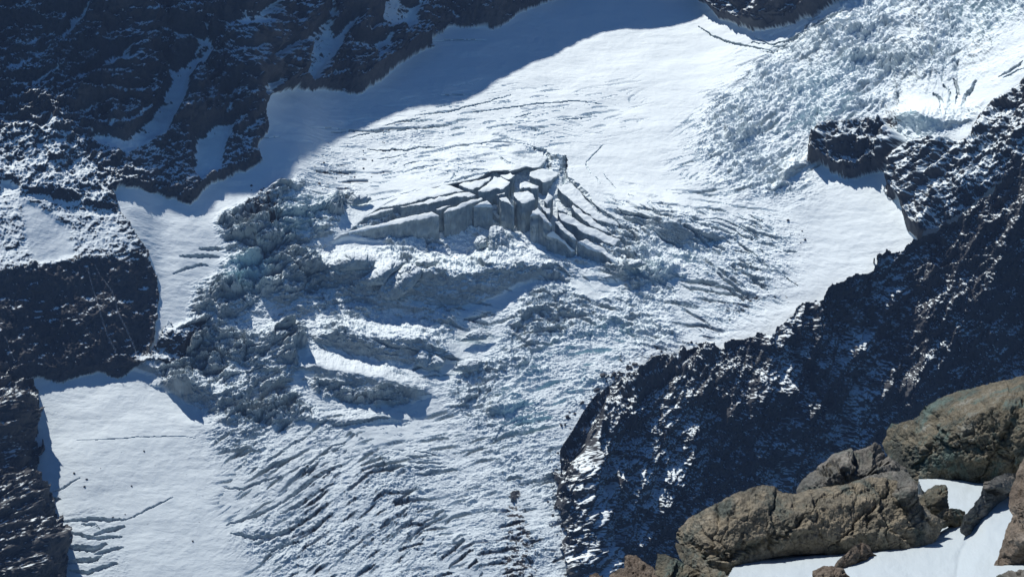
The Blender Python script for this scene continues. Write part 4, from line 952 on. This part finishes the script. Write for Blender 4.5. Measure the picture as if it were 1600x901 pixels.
def waterfall(pts, w, label):
    A = np.array(Z(0, 300, 2.963, pts)); n = 60; q_ = np.linspace(0, len(A) - 1, n)
    c = np.array([surf(np.interp(t, range(len(A)), A[:, 0]), np.interp(t, range(len(A)), A[:, 1])) for t in q_])
    c = np.array([c[max(0, i - 2):i + 3].mean(0) for i in range(n)]); to = CAM - c; to /= np.linalg.norm(to, axis=1, keepdims=True); c = c + to * 4.0
    vs_, fs_ = [], []
    for i in range(n):
        ww = w * (0.5 + 0.6 * i / n) * (1 + 0.3 * math.sin(i * 1.7))
        for sx, dz in ((-1, 0), (0, 1), (1, 0), (0, -1)):
            vs_.append(c[i] + np.array([sx * ww, 0, 0]) + to[i] * dz * 0.5)
        if i:
            for k_ in range(4):
                a_, b_ = (i - 1) * 4 + k_, (i - 1) * 4 + (k_ + 1) % 4; fs_.append((a_, b_, b_ + 4, a_ + 4))
    tag(build("waterfall", vs_, fs_, None, mw_), label, "waterfall", "thin waterfalls on the dark cliff")
waterfall([(435, 340), (460, 390), (490, 430), (520, 470), (535, 520), (545, 570), (580, 640), (610, 700), (630, 760), (632, 795)], 1.0, "longest thin waterfall, bending down the right part of the dark cliff")
waterfall([(405, 350), (415, 410), (435, 470), (450, 520), (460, 560), (480, 620), (500, 680), (540, 750)], 0.9, "fainter waterfall just left of the longest one on the dark cliff")
waterfall([(20, 675), (35, 720), (50, 760), (65, 790)], 0.8, "short waterfall low down at the left end of the dark cliff")

# loose rocks on the snow: one mesh per shape, copied
def stone_mesh(seed):
    r = np.random.RandomState(seed); n, m_ = 10, 7; V_ = [(0, 0, 1.0)]
    for j in range(1, m_):
        for i in range(n):
            t = math.pi * j / m_; a = 2 * math.pi * i / n + 0.3 * r.rand(); V_.append((math.sin(t) * math.cos(a), math.sin(t) * math.sin(a), math.cos(t)))
    V_.append((0, 0, -1.0)); V_ = np.array(V_)
    for _ in range(9):
        nn = r.randn(3); nn /= np.linalg.norm(nn); c = 0.55 + 0.3 * r.rand(); dd = V_ @ nn; V_ = V_ - np.where(dd > c, dd - c, 0)[:, None] * nn
    V_ = V_ * (1, 0.8, 0.7) * (1 + 0.06 * r.randn(len(V_), 1))
    f4 = [(1 + (j - 1) * n + i, 1 + j * n + i, 1 + j * n + (i + 1) % n, 1 + (j - 1) * n + (i + 1) % n) for j in range(1, m_ - 1) for i in range(n)]
    f3 = [(0, 1 + i, 1 + (i + 1) % n) for i in range(n)] + [(len(V_) - 1, 1 + (m_ - 2) * n + (i + 1) % n, 1 + (m_ - 2) * n + i) for i in range(n)]
    return V_, f4, f3
z0 = np.zeros(len(stone_mesh(0)[0]), F32)
rs = np.random.RandomState(12)
def scatter(polys, count, size, label, group, seed):
    protos = []
    for k_ in range(3):
        V_, f4, f3 = stone_mesh(seed + k_); o = build("snow_rock", V_, f4, cover(z0, z0, z0, z0, z0 + 0.45), M_land, f3, smooth=False); protos.append(o)
    P_ = np.array(polys, float); placed = 0; tries = 0
    while placed < count and tries < 5000:
        tries += 1; u = rs.uniform(P_[:, 0].min(), P_[:, 0].max()); v = rs.uniform(P_[:, 1].min(), P_[:, 1].max())
        if not raster(polys, np.array([u]), np.array([v]))[0, 0]: continue
        o = protos[placed] if placed < 3 else link(protos[placed % 3].copy())
        s_ = size * (0.45 + rs.rand() ** 3 * 1.6); c = surf(u, v)
        o.location = Vector(c + np.array([0, 0, 0.25 * s_])); o.scale = (s_,) * 3; o.rotation_euler = (rs.randn() * .3, rs.randn() * .3, rs.rand() * 6.28)
        tag(o, label, "rock", group); placed += 1
scatter([(385, 288), (412, 292), (438, 305), (432, 330), (445, 352), (425, 356), (405, 340), (385, 325)], 55, 1.7, "dark rock on the snow between the shaded rock face and the left icefall", "dark rocks strewn on snow beside the rock face", 40)
scatter([(1180, 330), (1260, 350), (1260, 400), (1230, 440), (1180, 420), (1170, 370)], 22, 1.1, "small dark stone on the bright snow between crevasses and rocky ridge", "stones on the bright snow basin", 50)
scatter([(120, 640), (300, 650), (340, 760), (300, 880), (130, 780), (90, 700)], 18, 0.8, "tiny dark stone on the smooth lower snowfield at the left", "stones on the lower snowfield", 60)
scatter([(500, 215), (600, 195), (640, 240), (600, 300), (500, 320), (470, 270)], 34, 1.0, "small dark stone on the rough snow left above the ice slabs", "stones on the rough snow above the slabs", 70)

scatter([(862, 900), (855, 800), (862, 690), (900, 625), (960, 575), (1040, 545), (1130, 515), (1135, 530), (1050, 556), (965, 595), (905, 645), (876, 700), (868, 745), (878, 830), (884, 900)], 70, 1.9, "dark rock fallen onto the ice along the foot of the near ridge", "fallen rocks along the foot of the near ridge", 80)
# ------------------------------------------------------------------ foreground: boulders and snow below the viewer
def boulder_material(name, cols, moss, seed):
    m, n, l = mat(name)
    out = n.new("ShaderNodeOutputMaterial"); p = n.new("ShaderNodeBsdfPrincipled"); l.new(p.outputs[0], out.inputs[0]); p.inputs["Roughness"].default_value = 0.85; p.inputs["Specular IOR Level"].default_value = 0.25
    tc = n.new("ShaderNodeTexCoord"); mp = n.new("ShaderNodeMapping"); mp.inputs["Location"].default_value = (seed, seed * 2, 0); mp.inputs["Rotation"].default_value = (0.4, 0.5, 0.3); l.new(tc.outputs["Object"], mp.inputs[0])
    def noise(sc, det, ro, dist=0.0, src=mp.outputs[0]):
        t = n.new("ShaderNodeTexNoise"); t.inputs["Scale"].default_value = sc; t.inputs["Detail"].default_value = det; t.inputs["Roughness"].default_value = ro; t.inputs["Distortion"].default_value = dist; l.new(src, t.inputs["Vector"]); return t.outputs[0]
    st = n.new("ShaderNodeMapping"); st.inputs["Scale"].default_value = (1, 1, 5); l.new(mp.outputs[0], st.inputs[0])
    a = noise(2.2, 10, 0.68, 0.6); bnd = noise(1.6, 8, 0.6, 0.8, st.outputs[0])
    add = n.new("ShaderNodeMath"); add.operation = 'MULTIPLY_ADD'; l.new(bnd, add.inputs[0]); add.inputs[1].default_value = 0.45
    hf = n.new("ShaderNodeMath"); hf.operation = 'MULTIPLY'; hf.inputs[1].default_value = 0.55; l.new(a, hf.inputs[0]); l.new(hf.outputs[0], add.inputs[2])
    r = ramp(n, cols); l.new(add.outputs[0], r.inputs[0])
    g = noise(3.5, 7, 0.7, 0.3); gr = ramp(n, [(0.52, (0,) * 3), (0.62, (1,) * 3)]); l.new(g, gr.inputs[0])
    mx = n.new("ShaderNodeMix"); mx.data_type = 'RGBA'; l.new(gr.outputs[0], mx.inputs[0]); l.new(r.outputs[0], mx.inputs[6]); mx.inputs[7].default_value = (*moss, 1)
    sp = noise(28, 4, 0.75); spr = ramp(n, [(0.36, (0.45,) * 3), (0.5, (1,) * 3), (0.68, (1.35,) * 3)]); l.new(sp, spr.inputs[0])
    mul = n.new("ShaderNodeMix"); mul.data_type = 'RGBA'; mul.blend_type = 'MULTIPLY'; mul.inputs[0].default_value = 0.8; l.new(mx.outputs[2], mul.inputs[6]); l.new(spr.outputs[0], mul.inputs[7])
    l.new(mul.outputs[2], p.inputs["Base Color"])
    b1_ = n.new("ShaderNodeBump"); b1_.inputs["Strength"].default_value = 0.9; b1_.inputs["Distance"].default_value = 0.05; l.new(noise(9, 10, 0.7, 0.4), b1_.inputs["Height"])
    b2_ = n.new("ShaderNodeBump"); b2_.inputs["Strength"].default_value = 0.7; b2_.inputs["Distance"].default_value = 0.012; l.new(noise(45, 5, 0.7), b2_.inputs["Height"]); l.new(b1_.outputs[0], b2_.inputs["Normal"])
    l.new(b2_.outputs[0], p.inputs["Normal"])
    return m
MB_tan = boulder_material("tan_gneiss", [(0.33, (0.07, 0.07, 0.062)), (0.45, (0.17, 0.155, 0.12)), (0.54, (0.26, 0.225, 0.165)), (0.66, (0.38, 0.35, 0.28))], (0.10, 0.115, 0.10), 3)
MB_green = boulder_material("green_schist", [(0.33, (0.035, 0.038, 0.034)), (0.45, (0.085, 0.09, 0.075)), (0.54, (0.16, 0.14, 0.10)), (0.66, (0.27, 0.28, 0.25))], (0.10, 0.14, 0.125), 7)
MB_grey = boulder_material("grey_schist", [(0.33, (0.06, 0.063, 0.06)), (0.45, (0.125, 0.125, 0.115)), (0.54, (0.18, 0.17, 0.15)), (0.66, (0.30, 0.29, 0.26))], (0.12, 0.135, 0.12), 11)
MB_red = boulder_material("rusty_rock", [(0.33, (0.065, 0.052, 0.043)), (0.45, (0.14, 0.110, 0.086)), (0.54, (0.20, 0.165, 0.13)), (0.66, (0.30, 0.26, 0.22))], (0.12, 0.10, 0.08), 15)
fgD = lambda v: math.log(9.0) + (901 - v) * 0.00275
fgl = lambda u, v: fgD(v)
def fgo(off): return lambda u, v: fgD(v) * 1.0 + off
BOULDERS = [
 ([(1375, 692), (1383, 672), (1392, 660), (1410, 658), (1425, 655), (1440, 641), (1450, 631), (1465, 622), (1500, 609), (1530, 602), (1560, 596), (1600, 587), (1660, 570), (1720, 560), (1720, 770), (1600, 752), (1550, 752), (1520, 756), (1480, 760), (1445, 758), (1430, 748), (1410, 728), (1385, 712)], fgl, 0.9, 0.030, 0.60, MB_green, "largest dark green and brown rock outcrop rising at the right edge"),
 ([(1244, 772), (1250, 755), (1265, 738), (1290, 722), (1300, 712), (1320, 705), (1350, 697), (1368, 688), (1378, 692), (1390, 715), (1415, 730), (1428, 748), (1400, 775), (1320, 785), (1260, 785)], fgl, 0.5, 0.020, 0.45, MB_grey, "grey sloping rock between the long tan boulder and the big outcrop"),
 ([(1056, 840), (1058, 824), (1075, 808), (1100, 795), (1125, 783), (1150, 769), (1170, 762), (1190, 757), (1210, 759), (1225, 768), (1245, 770), (1262, 764), (1285, 760), (1320, 757), (1345, 748), (1370, 745), (1400, 748), (1425, 765), (1440, 785), (1455, 802), (1478, 812), (1464, 838), (1440, 850), (1415, 856), (1380, 861), (1330, 863), (1300, 860), (1270, 858), (1240, 860), (1215, 862), (1190, 868), (1165, 877), (1152, 886), (1140, 900), (1118, 895), (1100, 884), (1085, 872), (1064, 856)], fgl, 0.36, 0.018, 0.55, MB_tan, "long tan lichened boulder lying along the edge of the snow"),
 ([(1326, 757), (1350, 743), (1390, 734), (1420, 737), (1434, 755), (1438, 780), (1425, 797), (1402, 790), (1380, 776), (1350, 767)], fgo(-0.155), 0.22, 0.012, 0.40, MB_grey, "rounded dark headed rock resting on top of the long tan boulder"),
 ([(1432, 778), (1443, 766), (1462, 757), (1478, 758), (1481, 775), (1482, 795), (1470, 803), (1450, 806), (1436, 797)], fgo(-0.03), 0.2, 0.010, 0.35, MB_green, "small square block at the right end of the long tan boulder"),
 ([(1436, 850), (1448, 825), (1465, 802), (1475, 794), (1495, 794), (1508, 798), (1508, 815), (1497, 826), (1486, 818), (1472, 826), (1462, 833), (1456, 844)], fgl, 0.14, 0.010, 0.35, MB_green, "low dark arched rock with snow pushed up beneath it"),
 ([(1500, 830), (1505, 805), (1515, 795), (1528, 780), (1537, 765), (1540, 752), (1552, 744), (1575, 738), (1593, 738), (1598, 748), (1582, 767), (1562, 787), (1542, 807), (1528, 822), (1522, 830), (1510, 832)], fgl, 0.2, 0.012, 0.35, MB_grey, "slanting dark slab leaning between two snow patches"),
 ([(1540, 748), (1545, 728), (1552, 720), (1575, 705), (1600, 688), (1640, 670), (1720, 655), (1720, 745), (1600, 738), (1575, 742), (1560, 746)], fgl, 0.35, 0.014, 0.35, MB_tan, "pale smooth rock at the right edge beneath the big outcrop"),
 ([(1576, 792), (1580, 762), (1590, 735), (1601, 712), (1640, 690), (1720, 700), (1720, 905), (1640, 900), (1604, 872), (1592, 884), (1566, 894), (1548, 895), (1547, 886), (1560, 870), (1567, 850), (1575, 822), (1583, 806)], fgl, 0.4, 0.014, 0.5, MB_red, "tall reddish brown rock at the right edge standing in the snow"),
 ([(1297, 883), (1310, 873), (1325, 860), (1340, 849), (1352, 848), (1362, 857), (1374, 861), (1365, 866), (1340, 874), (1310, 884)], fgl, 0.07, 0.008, 0.25, MB_red, "flat triangular stone lying on the snow below the tan boulder"),
 ([(1267, 930), (1270, 892), (1285, 884), (1300, 883), (1318, 888), (1327, 902), (1330, 930)], fgo(0.03), 0.16, 0.009, 0.4, MB_red, "reddish rock top poking out of the snow at the bottom edge"),
 ([(1054, 846), (1064, 850), (1095, 868), (1107, 884), (1132, 892), (1140, 930), (1088, 925), (1075, 885), (1060, 868)], fgo(-0.03), 0.2, 0.010, 0.35, MB_green, "dark wedge of rock under the left end of the tan boulder"),
 ([(1022, 940), (1024, 880), (1027, 864), (1040, 864), (1060, 872), (1075, 882), (1092, 894), (1098, 940)], fgo(0.05), 0.18, 0.010, 0.3, MB_green, "flat topped greenish block below the left end of the tan boulder"),
 ([(974, 935), (975, 868), (985, 865), (998, 870), (1015, 882), (1030, 893), (1040, 935)], fgo(0.10), 0.15, 0.010, 0.35, MB_red, "upper rusty rock of the pair at the bottom edge left of the boulders"),
 ([(930, 950), (952, 896), (968, 886), (985, 884), (1005, 892), (1030, 900), (1045, 950)], fgo(0.04), 0.16, 0.010, 0.35, MB_red, "front rusty rock of the pair at the bottom edge, layered"),
 ([(916, 925), (920, 897), (930, 893), (942, 898), (946, 925)], fgo(0.08), 0.08, 0.008, 0.3, MB_red, "small rusty stone at the bottom edge, leftmost of the boulders"),
 ([(1552, 940), (1556, 896), (1575, 889), (1600, 889), (1650, 890), (1660, 940)], fgo(-0.02), 0.12, 0.008, 0.3, MB_grey, "low pale stone in the bottom right corner"),
]
for i, (pl, ldf, th, k, am, mt, lb) in enumerate(BOULDERS):
    tag(lump("boulder", pl, ldf, th, 3000 + 13 * i, k, am, mt, lean=35, gully=-25, sa=20, step=0.75, rnd=0.35, rough=1.4), lb, "boulder", "boulders around the foreground snow")
ms, ns, ls = mat("near_snow")
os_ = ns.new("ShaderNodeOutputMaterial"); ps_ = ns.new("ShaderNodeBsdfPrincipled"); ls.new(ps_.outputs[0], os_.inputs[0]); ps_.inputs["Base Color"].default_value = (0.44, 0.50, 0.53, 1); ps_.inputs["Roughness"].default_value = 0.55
ps_.inputs["Subsurface Weight"].default_value = 0.0
tcs = ns.new("ShaderNodeTexCoord"); n1_ = ns.new("ShaderNodeTexNoise"); n1_.inputs["Scale"].default_value = 60; n1_.inputs["Detail"].default_value = 4; ls.new(tcs.outputs["Object"], n1_.inputs["Vector"])
b_ = ns.new("ShaderNodeBump"); b_.inputs["Strength"].default_value = 0.5; b_.inputs["Distance"].default_value = 0.012; ls.new(n1_.outputs[0], b_.inputs["Height"]); ls.new(b_.outputs[0], ps_.inputs["Normal"])
FGS = [(1120, 1000), (1134, 905), (1145, 885), (1175, 868), (1210, 858), (1260, 851), (1300, 852), (1330, 850), (1380, 850), (1440, 838), (1475, 812), (1470, 790), (1440, 765), (1434, 748), (1500, 742), (1560, 730), (1600, 700), (1730, 660), (1760, 1000)]
lu, lv, gu, gv = local_grid(FGS, 1.3); mk = raster(FGS, lu, lv); d = rays(gu, gv)
ld = fgD(gv) + fbm((gu / 90).astype(F32), (gv / 60).astype(F32), 4, 61) * 0.012 + fbm((gu / 22).astype(F32), (gv / 12).astype(F32), 4, 62) * 0.003
x_ = gu - (1512 + (gv - 840) * -0.25) - 14 * fbm((gu / 60).astype(F32), (gv / 45).astype(F32), 3, 64)
ld = ld - 0.022 * ss(-4, 30, x_) * ss(760, 800, gv) + 0.004 * np.exp(-((x_ + 4) / 5) ** 2) * ss(815, 850, gv)
Pf = CAM + d * np.exp(ld)[..., None]
e_ = edge_dist(FGS, gu, gv)
tag(grid_mesh("snow", Pf, mk, cover(*[np.zeros(mk.shape, F32)] * 5), ms, skirt=lambda V_, dd, be: [V_ + dd * 0.1 + np.array([0, 0, -0.15]), V_ + np.array([0, 0.3, -3.0])], skirt_cover={"cover": (0, 0, 0, 1), "cover_more": (0, 0, 0, 1)}, dirs_=d), "bright snow patch among the near boulders", None, None, "structure")
# stony ground that carries the near boulders
gp = [(880, 1000), (940, 925), (1000, 912), (1120, 905), (1150, 880), (1240, 850), (1300, 800), (1440, 770), (1600, 745), (1720, 700), (1740, 1000)]
lu, lv, gu, gv = local_grid(gp, 5); mk = raster(gp, lu, lv); d = rays(gu, gv)
Pg = CAM + d * np.exp(fgD(gv) + 0.03 + 0.01 * fbm((gu / 30).astype(F32), (gv / 30).astype(F32), 4, 5))[..., None]
tag(grid_mesh("ground", Pg, mk, cover(*[np.zeros(mk.shape, F32)] * 5), MB_grey, skirt=lambda V_, dd, be: [V_ + dd * 1.0 + np.array([0, 0, -2.0]), V_ + dd * 3 + np.array([0, 0, -14.0])], skirt_cover={"cover": (0, 0, 0, 1), "cover_more": (0, 0, 0, 1)}, dirs_=d), "stony ground under the near boulders", None, None, "structure")
print("done", round(time.time() - T0, 1))
# ------------------------------------------------------------------ thin mountain air
def haze_box(density, col):
    lo = np.array([-2600, -60, -900.0]); hi = np.array([2600, 3600, 1250.0])
    v = [(x, y, z) for z in (lo[2], hi[2]) for y in (lo[1], hi[1]) for x in (lo[0], hi[0])]
    f = [(0, 2, 3, 1), (4, 5, 7, 6), (0, 1, 5, 4), (2, 6, 7, 3), (0, 4, 6, 2), (1, 3, 7, 5)]
    m, n, l = mat("air"); o = n.new("ShaderNodeOutputMaterial"); pv = n.new("ShaderNodeVolumePrincipled")
    pv.inputs["Color"].default_value = (*col, 1); pv.inputs["Density"].default_value = density; pv.inputs["Anisotropy"].default_value = 0.0
    l.new(pv.outputs[0], o.inputs["Volume"])
    tag(build("haze", v, f, None, m, smooth=False), "thin blue mountain air over the glacier", None, None, "stuff")
haze_box(4.2e-5, (0.34, 0.55, 1.0))
